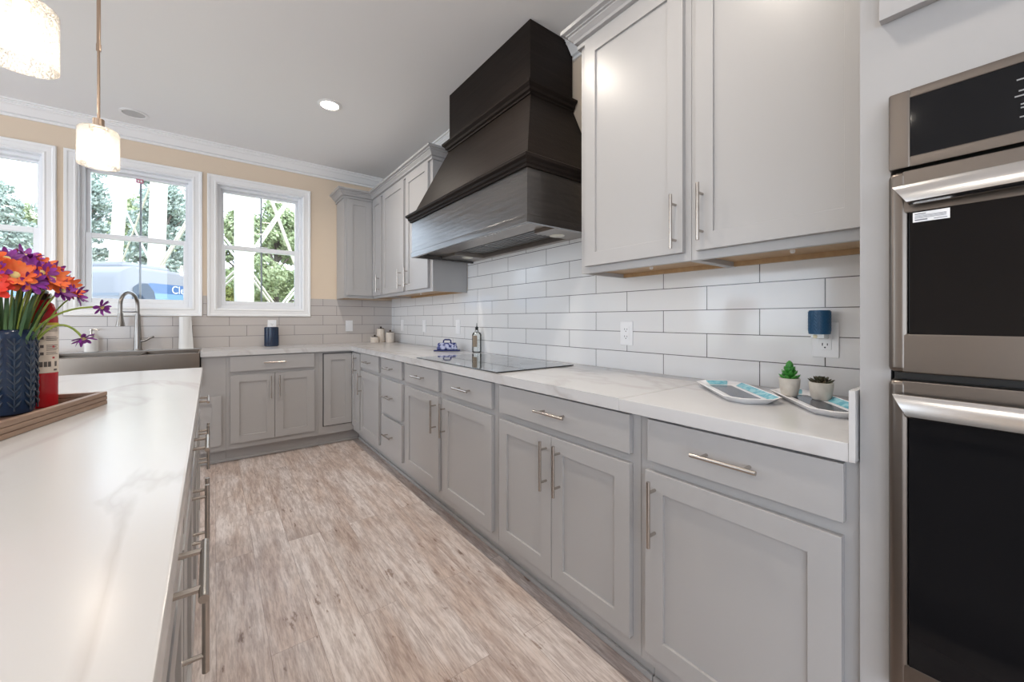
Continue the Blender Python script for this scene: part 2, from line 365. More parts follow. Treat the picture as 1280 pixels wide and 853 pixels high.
# ------------------------------------------------------------------ cabinets
def rotz(a): return Matrix.Rotation(a, 4, 'Z')
FACE_L = rotz(R(-90)); FACE_I = rotz(R(90))
def pull(parent, x, y, z, length, vertical, xf=None, post=None, stand=.034, r=.0058):
    m = MB(xf); h = length/2; c = post or length*.33
    if vertical:
        m.tube([(x, y-stand, z-h), (x, y-stand, z+h)], r, 12)
        for s in (-c, c): m.tube([(x, y, z+s), (x, y-stand, z+s)], r*.8, 10)
    else:
        m.tube([(x-h, y-stand, z), (x+h, y-stand, z)], r, 12)
        for s in (-c, c): m.tube([(x+s, y, z), (x+s, y-stand, z)], r*.8, 10)
    return m.build('handle', NICKEL, parent)
def shaker(parent, x0, x1, z0, z1, y=0.0, xf=None, stile=.06, name='door', th=.02, rail=.058):
    m = MB(xf); yf = y-th; e = .0013
    m.box(x0, x0+stile, yf, y-.0005, z0, z1, e).box(x1-stile, x1, yf, y-.0005, z0, z1, e)
    m.box(x0+stile-.0015, x1-stile+.0015, yf, y-.0005, z0, z0+rail, e).box(x0+stile-.0015, x1-stile+.0015, yf, y-.0005, z1-rail, z1, e)
    m.box(x0+stile-.003, x1-stile+.003, yf+.0085, y-.004, z0+rail-.003, z1-rail+.003)
    return m.build(name, CAB, parent)
def slab(parent, x0, x1, z0, z1, y=0.0, xf=None):
    return MB(xf).box(x0, x1, y-.02, y-.0005, z0, z1, .0016).build('drawer', CAB, parent)
TOE, CT, CB = .112, .8735, .914
def carcass(root, w_, depth=.585, xf=None, x0=0.0, top=CT):
    MB(xf).box(x0, x0+w_, .02, depth, TOE, top).build('body', CAB, root)
    MB(xf).box(x0, x0+w_, 0, .02, TOE, top, .0006).build('face_frame', CAB, root)
    MB(xf).box(x0, x0+w_, .070, .088, .001, TOE).box(x0, x0+w_, .058, .070, .001, .022, .004).build('toe_kick', CAB, root)

XF, YF = 1.062, 3.927          # face-frame planes of the two base runs
def long_base(y0, y1, label, group='base cabinets along the long wall'):
    r = thing('base_cabinet', label, 'cabinet', (XF, y0, 0), R(-90), group)
    carcass(r, y0-y1-.0008)
    return r
DT, DB = (.742, .866), (.160, .711)
# A: corner-side door and drawer
A0 = 3.646
r = long_base(A0, 3.110, 'narrow grey base cabinet next to the corner one, tall pull at its left side')
d = slab(r, A0-3.633, A0-3.147, *DT); pull(d, A0-3.40, -.02, .802, .155, False)
d = shaker(r, A0-3.633, A0-3.147, *DB); pull(d, A0-3.605, -.02, .596, .193, True)
# B: three drawers
r = thing('drawer_cabinet', 'grey base cabinet of three stacked drawers', 'cabinet', (XF, 3.109, 0), R(-90), 'base cabinets along the long wall')
carcass(r, 3.109-2.630)
for z0, z1, zp in ((.742, .866, .802), (.452, .711, .585), (.160, .422, .297)):
    d = slab(r, 3.109-3.073, 3.109-2.662, z0, z1); pull(d, 3.109-2.89, -.02, zp, .155, False)
# C
r = long_base(2.629, 2.070, 'grey single door base cabinet right of the three drawers, door pull on its right side')
d = slab(r, 2.629-2.594, 2.629-2.098, *DT); pull(d, 2.629-2.346, -.02, .802, .155, False)
d = shaker(r, 2.629-2.594, 2.629-2.098, *DB); pull(d, 2.629-2.128, -.02, .596, .193, True)
# D
r = long_base(2.069, 1.510, 'grey single door base cabinet below the near end of the cooktop, door pull at left')
d = slab(r, 2.069-2.040, 2.069-1.542, *DT); pull(d, 2.069-1.79, -.02, .802, .155, False)
d = shaker(r, 2.069-2.040, 2.069-1.542, *DB); pull(d, 2.069-2.012, -.02, .596, .193, True)
# E wide, two doors
r = long_base(1.509, .736, 'wide grey base cabinet with one drawer over two doors, pulls side by side')
d = slab(r, 1.509-1.480, 1.509-.766, *DT); pull(d, 1.509-1.113, -.02, .804, .165, False)
d = shaker(r, 1.509-1.480, 1.509-1.1285, *DB); pull(d, 1.509-1.155, -.02, .596, .193, True)
d = shaker(r, 1.509-1.1255, 1.509-.766, *DB); pull(d, 1.509-1.080, -.02, .596, .193, True)
# F near
r = long_base(.735, .214, 'nearest grey base cabinet, one drawer over one door, beside the oven tower')
d = slab(r, .735-.702, .735-.237, *DT); pull(d, .735-.470, -.02, .806, .160, False)
d = shaker(r, .735-.710, .735-.240, *DB); pull(d, .735-.676, -.02, .596, .193, True)

# corner cabinet (two-leaf door folding into the inner corner)
r = thing('corner_cabinet', 'grey corner base cabinet with a folding door of two narrow leaves', 'cabinet', (XF, YF, 0))
CXL = .755
m = MB().box(CXL-XF, .585, .02, .590, TOE, CT).box(.02, .585, -(YF-3.647), .02, TOE, CT); m.build('body', CAB, r)
MB().box(CXL-XF, 0, 0, .02, TOE, CT, .0006).box(0, .02, -(YF-3.647), .02, TOE, CT, .0006).build('face_frame', CAB, r)
MB().box(CXL-XF, .088, .070, .088, .001, TOE).box(.070, .088, -(YF-3.647), .070, .001, TOE).box(CXL-XF, .07, .058, .070, .001, .022, .004).box(.058, .070, -(YF-3.647), .058, .001, .022, .004).build('toe_kick', CAB, r)
MB().box(.790-XF, -.012, -.0015, -.0002, .183, .856).build('door_gap_shade', GAP_SHADE, r)  # dark sheet on the face frame, painted shade around the door
d = shaker(r, .797-XF, 1.040-XF, .192, .850, 0)
d = shaker(r, .022, YF-3.662, .165, .856, 0, xf=FACE_L); pull(d, .17, -.02, .755, .17, True, xf=FACE_L)

# sink run cabinets
r = thing('base_cabinet', 'wide grey base cabinet right of the sink, one drawer over two doors', 'cabinet', (.074, YF, 0), 0, 'base cabinets under the windows')
carcass(r, .754-.074, .590)
d = slab(r, .099-.074, .716-.074, *DT); pull(d, .41-.074, -.02, .806, .165, False)
d = shaker(r, .101-.074, .4095-.074, *DB); pull(d, .380-.074, -.02, .596, .193, True)
d = shaker(r, .4125-.074, .719-.074, *DB); pull(d, .443-.074, -.02, .596, .193, True)
r = thing('sink_cabinet', 'grey sink base cabinet under the stainless apron sink', 'cabinet', (-1.02, YF, 0), 0, 'base cabinets under the windows')
MB().box(0, 1.093, .02, .590, TOE, .640).box(.935, 1.093, .02, .590, .64, CT).box(0, .075, .02, .59, .64, CT).build('body', CAB, r)
MB().box(0, 1.093, 0, .02, TOE, .640).box(.935, 1.093, 0, .02, .64, CT, .0006).box(0, .075, 0, .02, .64, CT, .0006).build('face_frame', CAB, r)
MB().box(0, 1.093, .070, .088, .001, TOE).box(0, 1.093, .058, .070, .001, .022, .004).build('toe_kick', CAB, r)
d = shaker(r, .035, .545, .158, .555); pull(d, .515, -.02, .45, .15, True)
d = shaker(r, .552, 1.062, .158, .555); pull(d, .582, -.02, .45, .15, True)
r = thing('base_cabinet', 'grey base cabinet left of the sink, hidden behind the island', 'cabinet', (-1.80, YF, 0), 0, 'base cabinets under the windows')
carcass(r, .779, .590); d = slab(r, .03, .75, *DT); pull(d, .39, -.02, .806, .165, False)
d = shaker(r, .03, .388, *DB); d = shaker(r, .392, .75, *DB)

# countertop
m = MB()
def plate(m, pts, z0=CT+.0005, z1=CB): m.prism(pts, z0, z1, bev=.003)
plate(m, [(1.03, .7955), (1.03, .2265), (XW-.009, .2265), (XW-.009, .7955)])
plate(m, [(1.03, .7965), (XW-.009, .7965), (XW-.009, YW-.009), (-1.80, YW-.009), (-1.80, 3.895), (-.942, 3.895), (-.942, 4.392), (-.090, 4.392), (-.090, 3.895), (1.03, 3.895)])
tag(m.build('countertop', MARBLE), 'L shaped white veined stone countertop along the tiled walls', 'countertop')
tag(MB().box(1.028, XW-.009, .2150, .2260, .876, 1.022, .0015).build('side_splash', MARBLE), 'thin white stone side splash at the counter end by the oven tower', 'splash')

# sink
r = thing('sink', 'stainless steel apron front double bowl sink beneath the middle window', 'sink', (-.516, 3.882, .655))
m = MB(); L_, Rr, D, Zt = -.423, .423, .505, .254; t_ = .012
m.box(L_, Rr, 0, t_, 0, Zt, .005, seg=3).box(L_, Rr, D-t_, D, 0, Zt, .003).box(L_, L_+t_, t_-.002, D-t_+.002, 0, Zt, .003).box(Rr-t_, Rr, t_-.002, D-t_+.002, 0, Zt, .003)
m.box(L_+t_, Rr-t_, t_, D-t_, 0, .012).box(.065, .077, t_-.002, D-t_+.002, .01, Zt-.004, .003)
m.box(L_+t_, Rr-t_, t_-.002, .055, Zt-.006, Zt-.0005)
m.build('basin', mat('warm sink steel', (0.25, 0.21, 0.175), 0.3, 1.0, bump=((3, 300, 300), 0.06, 0.001)), r)
for x in (-.18, .25):
    MB().lathe([(0, .016), (.03, .016), (.045, .0135), (.045, .012)], (x, .27, 0), 20).build('drain', STEELH, r)

# faucet
r = thing('faucet', 'brushed nickel pull down kitchen faucet behind the sink', 'faucet', (-.507, 4.452, CB))
MB().lathe([(0, 0), (.030, 0), (.030, .006), (.026, .012), (.024, .10), (.019, .20), (.016, .30), (0, .30)], seg=20).build('stem', FAUC, r)
dr = Vector((-.36, -.93, 0)).normalized(); RR = .105
pts = [Vector((0, 0, .29)), Vector((0, 0, .36))]
for i in range(1, 13):
    a = math.pi*i/12; pts.append(Vector((0, 0, .365))+dr*(RR*(1-math.cos(a)))+Vector((0, 0, math.sin(a)*RR)))
pts.append(dr*(2*RR)+Vector((0, 0, .30)))
MB().tube(pts, .0125, 14).build('spout', FAUC, r)
e = dr*(2*RR)
MB().lathe([(0, .302), (.015, .302), (.017, .27), (.027, .205), (.026, .200), (0, .200)], (e.x, e.y, 0), 18).build('spray_head', FAUC, r)
MB().tube([Vector((0, 0, .315)), e+Vector((0, 0, .315))], .006, 10).build('docking_arm', FAUC, r)
MB().tube([(.018, -.004, .075), (.05, -.012, .082), (.078, -.02, .100), (.10, -.026, .112)], [.012, .010, .008, .009], 12).build('lever', FAUC, r)

# soap dispenser, towel roll, candle jar
r = thing('soap_dispenser', 'white soap dispenser with a metal pump left of the faucet', 'dispenser', (-.772, 4.445, CB))
MB().lathe([(0, 0), (.036, 0), (.040, .004), (.041, .06), (.040, .10), (.034, .114), (.018, .118), (0, .118)]).build('bottle', mat('white ceramic', (.84, .82, .79), .2), r)
MB().lathe([(0, .117), (.017, .117), (.017, .134), (.008, .136), (.007, .165), (.013, .166), (.013, .178), (0, .180)], seg=16).tube([(0, 0, .172), (.03, -.012, .176), (.046, -.018, .168)], [.006, .005, .004], 8).build('pump', NICKEL, r)
r = thing('paper_towel_roll', 'white upright paper towel roll beside the sink', 'paper towel', (-.205, 4.462, CB))
MB().lathe([(.018, 0), (.045, 0), (.0455, .03), (.043, .10), (.0415, .20), (.042, .275), (.041, .279), (.018, .279), (.018, 0)], seg=28).build('roll', mat('soft white paper', (.86, .85, .83), .85, bump=((90, 90, 60), .3, .002)), r)
MB().hull([(-.010, -.0440, .0), (.054, -.030, .0), (.056, -.028, .0), (-.010, -.0432, .0)], [(-.010, -.0425, .279), (.040, -.014, .279), (.041, -.012, .279), (-.010, -.0418, .279)]).build('loose_sheet', MATS['soft white paper'], r)
r = thing('candle_jar', 'navy ribbed cylindrical jar on the counter under the right window', 'jar', (.430, 4.36, CB))
m = MB(); n_ = 48; prof = []
m.lathe([(0, 0), (.054, 0), (.057, .003), (.057, .178), (.055, .182), (.051, .182), (.051, .02), (0, .02)], seg=40)
for k in range(28):
    a = 2*math.pi*k/28; m.tube([(.057*math.cos(a), .057*math.sin(a), .006), (.057*math.cos(a), .057*math.sin(a), .176)], .0022, 6)
m.build('jar_body', NAVY, r)
MB().lathe([(0, .150), (.0505, .150), (.0505, .1525), (0, .153)], seg=24).build('wax', mat('cream wax', (.8, .76, .68), .4), r)

# ------------------------------------------------------------------ outlets and switches
def plate_thing(name, label, kind, loc, rz, group):
    r = thing(name, label, kind, loc, rz, group)
    MB().box(-.037, .037, -.006, -.0005, -.060, .060, .003).build('cover_plate', PLASTIC, r)
    return r
def outlet(loc, rz, label, gfci=False):
    r = plate_thing('outlet', label, 'outlet', loc, rz, 'outlets on the tile')
    MB().box(-.0175, .0175, -.009, -.006, -.034, .034, .0012).build('receptacle', PLASTIC, r)
    m = MB()
    for z in (.018, -.018):
        m.box(-.008, -.0055, -.0094, -.0088, z-.002, z+.007).box(.0055, .008, -.0094, -.0088, z-.001, z+.006)
        m.tube([(0, -.0094, z-.008), (0, -.0088, z-.008)], .0026, 8)
    m.build('slots', GAP_SHADE, r)
    if gfci: MB().box(-.010, .010, -.0105, -.009, -.004, -.0005, .0004).box(-.010, .010, -.0105, -.009, .0005, .004, .0004).build('test_buttons', PLASTIC, r)
    return r
def switch(loc, rz, label):
    r = plate_thing('light_switch', label, 'light switch', loc, rz, 'switches on the tile')
    MB().box(-.0165, .0165, -.0075, -.006, -.033, .033, .001).box(-.015, .015, -.0105, -.0075, .001, .031, .001).box(-.015, .015, -.009, -.0075, -.031, .001, .001).build('rocker', PLASTIC, r)
XT, YT = XW-.008, YW-.008
outlet((XT, .423, 1.098), R(-90), 'white outlet behind the blue plug in warmer')
outlet((XT, 1.229, 1.098), R(-90), 'white outlet on the long wall between cooktop and platters', True)
switch((XT, 2.945, 1.104), R(-90), 'white wall switch on the long wall just above the butter dish')
switch((XT, 3.62, 1.104), R(-90), 'white wall switch midway between the butter dish and the corner canisters')
switch((XT, 4.19, 1.104), R(-90), 'white wall switch on the long wall right above the cream canisters')
switch((1.176, YT, 1.098), 0, 'white wall switch on the window wall left of the cream canisters')
outlet((.450, YT, 1.102), 0, 'white outlet half hidden behind the navy jar')

# plug-in warmer
r = thing('plug_in_warmer', 'blue herringbone textured plug in scent warmer in the outlet', 'warmer', (1.606, .428, 1.118))
m = MB().lathe([(0, .004), (.026, .004), (.029, 0), (.030, .004), (.030, .074), (.028, .079), (.024, .079), (.022, .07), (0, .07)], seg=36)
for k in range(12):
    a0 = 2*math.pi*k/12
    for j in range(6):
        z = .008+j*.011
        for s in (1, -1):
            pts = [(.0302*math.cos(a0+s*u*.26), .0302*math.sin(a0+s*u*.26), min(.076, z+u*.012)) for u in (0, .5, 1)]
            m.tube(pts, .0009, 5)
m.build('shade', mat('teal blue ceramic', (.012, .085, .19), .35), r)
MB().box(-.022, .016, -.019, .019, -.014, .003, .004).box(.012, .036, -.017, .017, -.016, .022, .003).build('plug_body', mat('pale plastic', (.80, .83, .84), .25), r)
MB().lathe([(0, -.010), (.006, -.009), (.008, -.002), (.006, .002), (0, .003)], (-.018, .006, -.004), 12).build('bulb', mat('warm lamp glass', (.85, .78, .55), .2), r)

# ------------------------------------------------------------------ platters and succulents
def platter(cx, cy, ang, L_, W_, label):
    r = thing('platter', label, 'platter', (cx, cy, CB+.0005), ang, 'painted platters')
    def octo(l, w_, c): return [(-l+c, -w_), (l-c, -w_), (l, -w_+c), (l, w_-c), (l-c, w_), (-l+c, w_), (-l, w_-c), (-l, -w_+c)]
    h, w2 = L_/2, W_/2
    def ring(m, o0, z0, o1, z1, mi=0):
        a = [m.bm.verts.new((x, y, z0)) for x, y in o0]; b = [m.bm.verts.new((x, y, z1)) for x, y in o1]
        for i in range(8):
            f = m.bm.faces.new((a[i], a[(i+1) % 8], b[(i+1) % 8], b[i])); f.material_index = mi
    O = [octo(h-.02, w2-.02, .035), octo(h, w2, .04), octo(h-.004, w2-.004, .039), octo(h-.026, w2-.026, .033)]
    m = MB()
    m.bm.faces.new([m.bm.verts.new((x, y, 0)) for x, y in O[0]][::-1])
    ring(m, O[0], 0, O[1], .018); ring(m, O[1], .018, O[2], .019); ring(m, O[2], .019, O[3], .006)
    m.bm.faces.new([m.bm.verts.new((x, y, .006)) for x, y in O[3]])
    bmesh.ops.remove_doubles(m.bm, verts=m.bm.verts[:], dist=1e-5)
    m.build('plate', mat('white glazed stoneware', (.90, .90, .92), .12), r)
    # painted border: aqua along the wall-side and ends, slate centre
    m = MB()
    m.prism([(-h+.05, -w2+.045), (h-.05, -w2+.045), (h-.05, w2-.045), (-h+.05, w2-.045)], .0062, .0068); m.build('slate_panel', mat('slate blue glaze', (.025, .035, .055), .14), r)
    def slope(u): return .006+(.019-.006)*(u-.0)/.022
    m = MB()
    for (xa, ya, xb, yb, nx, ny) in [(-h+.045, -w2, h-.045, -w2, 0, 1), (h, -w2+.045, h, w2-.045, -1, 0)]:
        vs = []
        for (x, y) in ((xa, ya), (xb, yb)):
            for o, z in ((.007, .0180), (.030, .0070)): vs.append(m.bm.verts.new((x+nx*o, y+ny*o, z)))
        m.bm.faces.new((vs[0], vs[2], vs[3], vs[1]))
    m.build('aqua_border', mat('aqua glaze', (.12, .40, .52), .12, var=((60, 60, 60), (.28, .58, .66), .1)), r)
    return r
platter(1.405, .610, R(43), .37, .165, 'white rimmed blue platter on the counter, farther one from the oven tower')
platter(1.412, .384, R(38), .36, .150, 'white rimmed blue platter holding two small potted succulents')

STONE = mat('pale rough concrete', (.50, .46, .41), .85, bump=((120, 120, 120), .4, .002), var=((40, 40, 40), (.60, .57, .52), .2))
r = thing('potted_succulent', 'small pot with an upright bright green succulent on the platter', 'potted plant', (1.476, .472, CB+.0075), 0, 'potted succulents')
MB().lathe([(0, 0), (.019, 0), (.023, .006), (.028, .035), (.029, .056), (.0265, .057), (.025, .050), (0, .050)], seg=28).build('pot', STONE, r)
def leaf(m, ang, z, ln, wd, tilt, th=.004, mi=0):
    M = Matrix.Translation((0, 0, z)) @ rotz(ang) @ Matrix.Rotation(-tilt, 4, 'Y')
    pr = [(0, .3), (.25, .75), (.55, 1), (.8, .7), (1, .05)]
    pts = [Vector((t_*ln, 0, .25*ln*t_*t_)) for t_, w_ in pr]; rs = [w_*wd for t_, w_ in pr]
    rows = []
    for p, w_ in zip(pts, rs):
        rows.append([m.bm.verts.new(M @ (p+Vector((0, math.cos(a)*w_, math.sin(a)*min(th, w_))))) for a in [2*math.pi*k/8 for k in range(8)]])
    for A, B in zip(rows, rows[1:]):
        for k in range(8): f = m.bm.faces.new((A[k], A[(k+1) % 8], B[(k+1) % 8], B[k])); f.material_index = mi
    m.bm.faces.new(rows[0][::-1]); m.bm.faces.new(rows[-1])
m = MB()
for lev in range(5):
    for k in range(6): leaf(m, k*math.pi/3+lev*.55, .050+lev*.010, .034-.003*lev, .0095, R(18+lev*13))
m.tube([(0, 0, .045), (0, 0, .095)], .006, 8)
m.build('leaves', mat('bright succulent green', (.02, .17, .025), .35, var=((30, 30, 30), (.06, .28, .04), .2)), r)
r = thing('potted_succulent', 'small pot with a low dark spiky succulent, nearer the oven tower', 'potted plant', (1.482, .391, CB+.0075), 0, 'potted succulents')
MB().lathe([(0, 0), (.021, 0), (.025, .006), (.030, .033), (.031, .052), (.0285, .053), (.027, .046), (0, .046)], seg=28).build('pot', STONE, r)
m = MB()
for lev in range(3):
    for k in range(10): leaf(m, k*math.pi/5+lev*.4, .046+lev*.004, .036-.009*lev, .0052, R(12+lev*20))
m.build('leaves', mat('dark olive succulent', (.025, .035, .014), .45, var=((60, 60, 60), (.07, .05, .03), .2)), r)

# ------------------------------------------------------------------ cooktop, bottle, butter dish, canisters
r = thing('cooktop', 'black glass induction cooktop set in the counter beneath the hood', 'cooktop', (1.305, 1.965, CB))
MB().prism([(-.255, -.457), (.255, -.457), (.255, .457), (-.255, .457)], .0005, .007, bev=.002).build('glass_top', mat('dark reflective glass', (.006, .007, .008), .03, spec=.6, coat=.6), r)
def ringmark(m, x, y, rad):
    n_ = 48
    a = [m.bm.verts.new((x+rad*math.cos(2*math.pi*i/n_), y+rad*math.sin(2*math.pi*i/n_), .00715)) for i in range(n_)]
    b = [m.bm.verts.new((x+(rad-.0015)*math.cos(2*math.pi*i/n_), y+(rad-.0015)*math.sin(2*math.pi*i/n_), .00715)) for i in range(n_)]
    for i in range(n_): m.bm.faces.new((a[i], a[(i+1) % n_], b[(i+1) % n_], b[i]))
m = MB()
for x, y, q in ((-.10, .30, .08), (.12, .30, .10), (.02, 0, .13), (-.10, -.28, .10), (.12, -.28, .075)): ringmark(m, x, y, q)
m.build('burner_ring', mat('grey print', (.10, .10, .105), .3), r)

r = thing('glass_bottle', 'clear glass bottle with a brown label and black stopper by the cooktop', 'bottle', (1.606, 2.575, CB))
MB().lathe([(0, 0), (.032, 0), (.036, .004), (.036, .135), (.030, .150), (.014, .160), (.013, .178), (.011, .178), (.0115, .160), (.027, .148), (.033, .134), (.033, .010), (0, .010)], seg=28).build('bottle_body', WATERG, r)
m = MB(); rows = []
for i in range(11):
    a = R(212)+R(-30)+R(60)*i/10
    rows.append([m.bm.verts.new((q*math.cos(a), q*math.sin(a), z)) for q, z in ((.0364, .045), (.0364, .132), (.0372, .132), (.0372, .045))])
for A_, B_ in zip(rows, rows[1:]):
    for j in range(4): m.bm.faces.new((A_[j], A_[(j+1) % 4], B_[(j+1) % 4], B_[j]))
m.build('bottle_label', mat('brown kraft label', (.26, .20, .14), .6), r)
MB().lathe([(0, .170), (.010, .170), (.010, .180), (.013, .186), (.012, .194), (.006, .198), (.003, .200), (.002, .225), (0, .226)], seg=14).build('stopper', BLACK, r)

r = thing('butter_dish', 'blue and white lidded butter dish on the counter before the cooktop', 'butter dish', (1.50, 2.855, CB), R(-30))
MB().prism([(-.105, -.055), (.105, -.055), (.105, .055), (-.105, .055)], .0005, .012, bev=.005).build('tray', mat('cobalt glaze', (.02, .03, .14), .12), r)
m = MB().hull([(-.085, -.042, .0125), (.085, -.042, .0125), (.085, .042, .0125), (-.085, .042, .0125)], [(-.072, -.030, .066), (.072, -.030, .066), (.072, .030, .066), (-.072, .030, .066)])
bmesh.ops.bevel(m.bm, geom=m.bm.edges[:], offset=.008, segments=3, affect='EDGES', profile=.5)
m.build('lid', mat('blue patterned glaze', (.03, .045, .20), .12, var=((42, 42, 42), (.55, .58, .78), .06)), r)
MB().tube([(-.030, 0, .064), (-.028, 0, .084), (-.018, 0, .090), (.018, 0, .090), (.028, 0, .084), (.030, 0, .064)], .006, 10).build('lid_handle', MATS['cobalt glaze'], r)

CREAM = mat('cream speckled stoneware', (.62, .53, .45), .45, var=((60, 60, 14), (.74, .68, .61), .2))
DWOOD = mat('dark walnut', (.05, .032, .022), .5)
def canister(x, y, rad, h, label):
    r = thing('canister', label, 'canister', (x, y, CB), 0, 'cream canisters in the counter corner')
    MB().lathe([(0, 0), (rad-.003, 0), (rad, .004), (rad, h-.004), (rad-.002, h), (rad-.008, h), (rad-.008, h-.01), (0, h-.01)], seg=28).build('jar', CREAM, r)
    MB().lathe([(0, h-.008), (rad-.009, h-.008), (rad-.009, h+.004), (rad-.014, h+.007), (.012, h+.008), (.008, h+.012), (.011, h+.020), (.008, h+.025), (0, h+.026)], seg=24).build('lid', DWOOD, r)
canister(1.485, 4.405, .043, .150, 'tallest cream canister of the corner trio, at the back')
canister(1.548, 4.285, .046, .112, 'medium cream canister of the corner trio, on the right')
canister(1.398, 4.345, .044, .062, 'shortest cream canister of the corner trio, at the left front')

# ------------------------------------------------------------------ wall cabinets
UZ, UTOP, XU = 1.375, 2.42, 1.345
def upper_box(root, w_, depth, xf=None, z0=UZ, top=UTOP):
    MB(xf).box(0, w_, .02, depth, z0+.026, top).box(0, .016, .02, depth, z0, z0+.026).box(w_-.016, w_, .02, depth, z0, z0+.026).build('body', CAB, root)
    MB(xf).box(0, w_, 0, .02, z0, top, .0006).build('face_frame', CAB, root)
    MB(xf).box(.016, w_-.016, .021, depth-.001, z0+.018, z0+.0255).box(.016, w_-.016, depth-.018, depth-.001, z0+.001, z0+.018).build('bottom_panel', OAK, root)
    m = MB(xf).lathe([(0, .006), (.006, .007), (.0075, .012), (.0075, .018)], (w_*.5, depth*.5, z0), 12); m.build('screw_cap', WHITE, root)
DU = XW-.010-XU
r = thing('wall_cabinet', 'grey wall cabinet beside the range hood, door pull at its right', 'wall cabinet', (XU, 1.250, 0), R(-90), 'grey wall cabinets')
upper_box(r, 1.250-.7275, DU); d = shaker(r, 1.250-1.214, 1.250-.750, 1.405, 2.402); pull(d, 1.250-.776, -.02, 1.515, .193, True)
r = thing('wall_cabinet', 'grey wall cabinet beside the oven tower, door pull at its left', 'wall cabinet', (XU, .7265, 0), R(-90), 'grey wall cabinets')
upper_box(r, .7265-.214, DU); d = shaker(r, .7265-.703, .7265-.240, 1.405, 2.402); pull(d, .7265-.678, -.02, 1.530, .193, True)
ccr = [(o_, UTOP+z_) for o_, z_ in ((0, -.014), (.012, -.014), (.012, .002), (.006, .004), (.006, .010), (.022, .014), (.026, .024), (.042, .040), (.042, .047), (.050, .049), (.050, .056), (.066, .060), (.068, .075), (0, .075))]
m = MB().sweep(ccr, [(XW-.002, 1.2515), (XU-.0015, 1.2515), (XU-.0015, .2135)])
tag(m.build('cabinet_crown', CAB, angle=14), 'grey stepped crown moulding on top of the cabinets by the oven tower', 'crown moulding')

UZ2 = 1.388; UT2 = 2.42
r = thing('wall_cabinet', 'grey double door wall cabinet between the corner and the range hood', 'wall cabinet', (XU, 3.919, 0), R(-90), 'grey wall cabinets')
upper_box(r, 3.919-2.796, DU, z0=UZ2)
d = shaker(r, 3.919-3.883, 3.919-3.346, UZ2+.028, 2.402); pull(d, 3.919-3.400, -.02, UZ2+.140, .17, True)
d = shaker(r, 3.919-3.289, 3.919-2.848, UZ2+.028, 2.402); pull(d, 3.919-3.250, -.02, UZ2+.140, .17, True)
r = thing('corner_wall_cabinet', 'grey L shaped wall cabinet filling the corner by the right window', 'wall cabinet', (XU, 4.220, 0), 0, 'grey wall cabinets')
cx = 1.048-XU; cy = 3.920-4.220
MB().box(cx, DU, .02, YW-.009-4.220, UZ2+.026, UT2).box(.02, DU, cy, .02, UZ2+.026, UT2).box(cx, cx+.016, .02, YW-.009-4.22, UZ2, UZ2+.026).build('body', CAB, r)
MB().box(cx, 0, 0, .02, UZ2, UT2, .0006).box(0, .02, cy, .02, UZ2, UT2, .0006).build('face_frame', CAB, r)
MB().box(cx+.016, DU, .021, YW-.01-4.220, UZ2+.018, UZ2+.0255).box(.021, DU, cy, .02, UZ2+.018, UZ2+.0255).build('bottom_panel', OAK, r)
shaker(r, cx+.024, -.022, UZ2+.028, 2.402)
d = shaker(r, .022, -cy-.020, UZ2+.028, 2.402, 0, xf=FACE_L, stile=.055); pull(d, -cy-.062, -.02, UZ2+.140, .17, True, xf=FACE_L)
m = MB().sweep(ccr, [(1.0465, YW-.001), (1.0465, 4.2185), (XU-.0015, 4.2185), (XU-.0015, 2.7945), (XW-.002, 2.7945)][::1])
tag(m.build('cabinet_crown', CAB, angle=14), 'grey stepped crown moulding on top of the corner wall cabinets', 'crown moulding')

# ------------------------------------------------------------------ range hood
r = thing('range_hood', 'large espresso wood range hood rising to the ceiling above the cooktop', 'range hood', (1.40, 2.055, 1.615))
hx, hy, hz = 1.40, 2.055, 1.615
XB = XW-.010-hx
def hoodbox(x, a, b, z0, z1): return [(x-hx, a-hy, z0-hz), (XB, a-hy, z0-hz), (XB, b-hy, z0-hz), (x-hx, b-hy, z0-hz)]
Ya, Yb, Xf = 1.395, 2.715, 1.140
m = MB(); tk = .020                                   # valance: front and two sides
m.box(Xf-hx, Xf-hx+tk, Ya-hy, Yb-hy, 0, .270, .0012).box(Xf-hx+tk-.001, XB, Ya-hy, Ya-hy+tk, 0, .270, .0012).box(Xf-hx+tk-.001, XB, Yb-hy-tk, Yb-hy, 0, .270, .0012)
m.build('valance', HOODF, r)
bt = [(0, 0), (.004, 0), (.004, .032), (.002, .036), (0, .036)]
def ringpath(x, a, b): return [(XB, b-hy), (x-hx, b-hy), (x-hx, a-hy), (XB, a-hy)]
MB().sweep(bt, ringpath(Xf, Ya, Yb)).build('bottom_band', HOODF, r)
mould = [(0, .252), (.010, .252), (.012, .262), (.020, .268), (.022, .280), (.034, .290), (.036, .302), (.030, .308), (.0, .312)]
MB().sweep(mould, ringpath(Xf, Ya, Yb)).build('lower_moulding', HOODW, r, angle=14)
z1 = 1.925; z2 = 2.372
MB().hull([(Xf+.004-hx, Ya+.004-hy, z1-hz-.01), (XB, Ya+.004-hy, z1-hz-.01), (XB, Yb-.004-hy, z1-hz-.01), (Xf+.004-hx, Yb-.004-hy, z1-hz-.01)],
          [(1.336-hx, 1.603-hy, z2-hz), (XB, 1.603-hy, z2-hz), (XB, 2.507-hy, z2-hz), (1.336-hx, 2.507-hy, z2-hz)]).build('sloped_canopy', HOODW, r)
mz = z2-hz-.012
mould2 = [(0, mz), (.008, mz), (.010, mz+.010), (.020, mz+.016), (.023, mz+.030), (.038, mz+.044), (.040, mz+.056), (.034, mz+.060), (0, mz+.062)]
MB().sweep(mould2, ringpath(1.332, 1.603, 2.507)).build('upper_moulding', HOODW, r, angle=14)
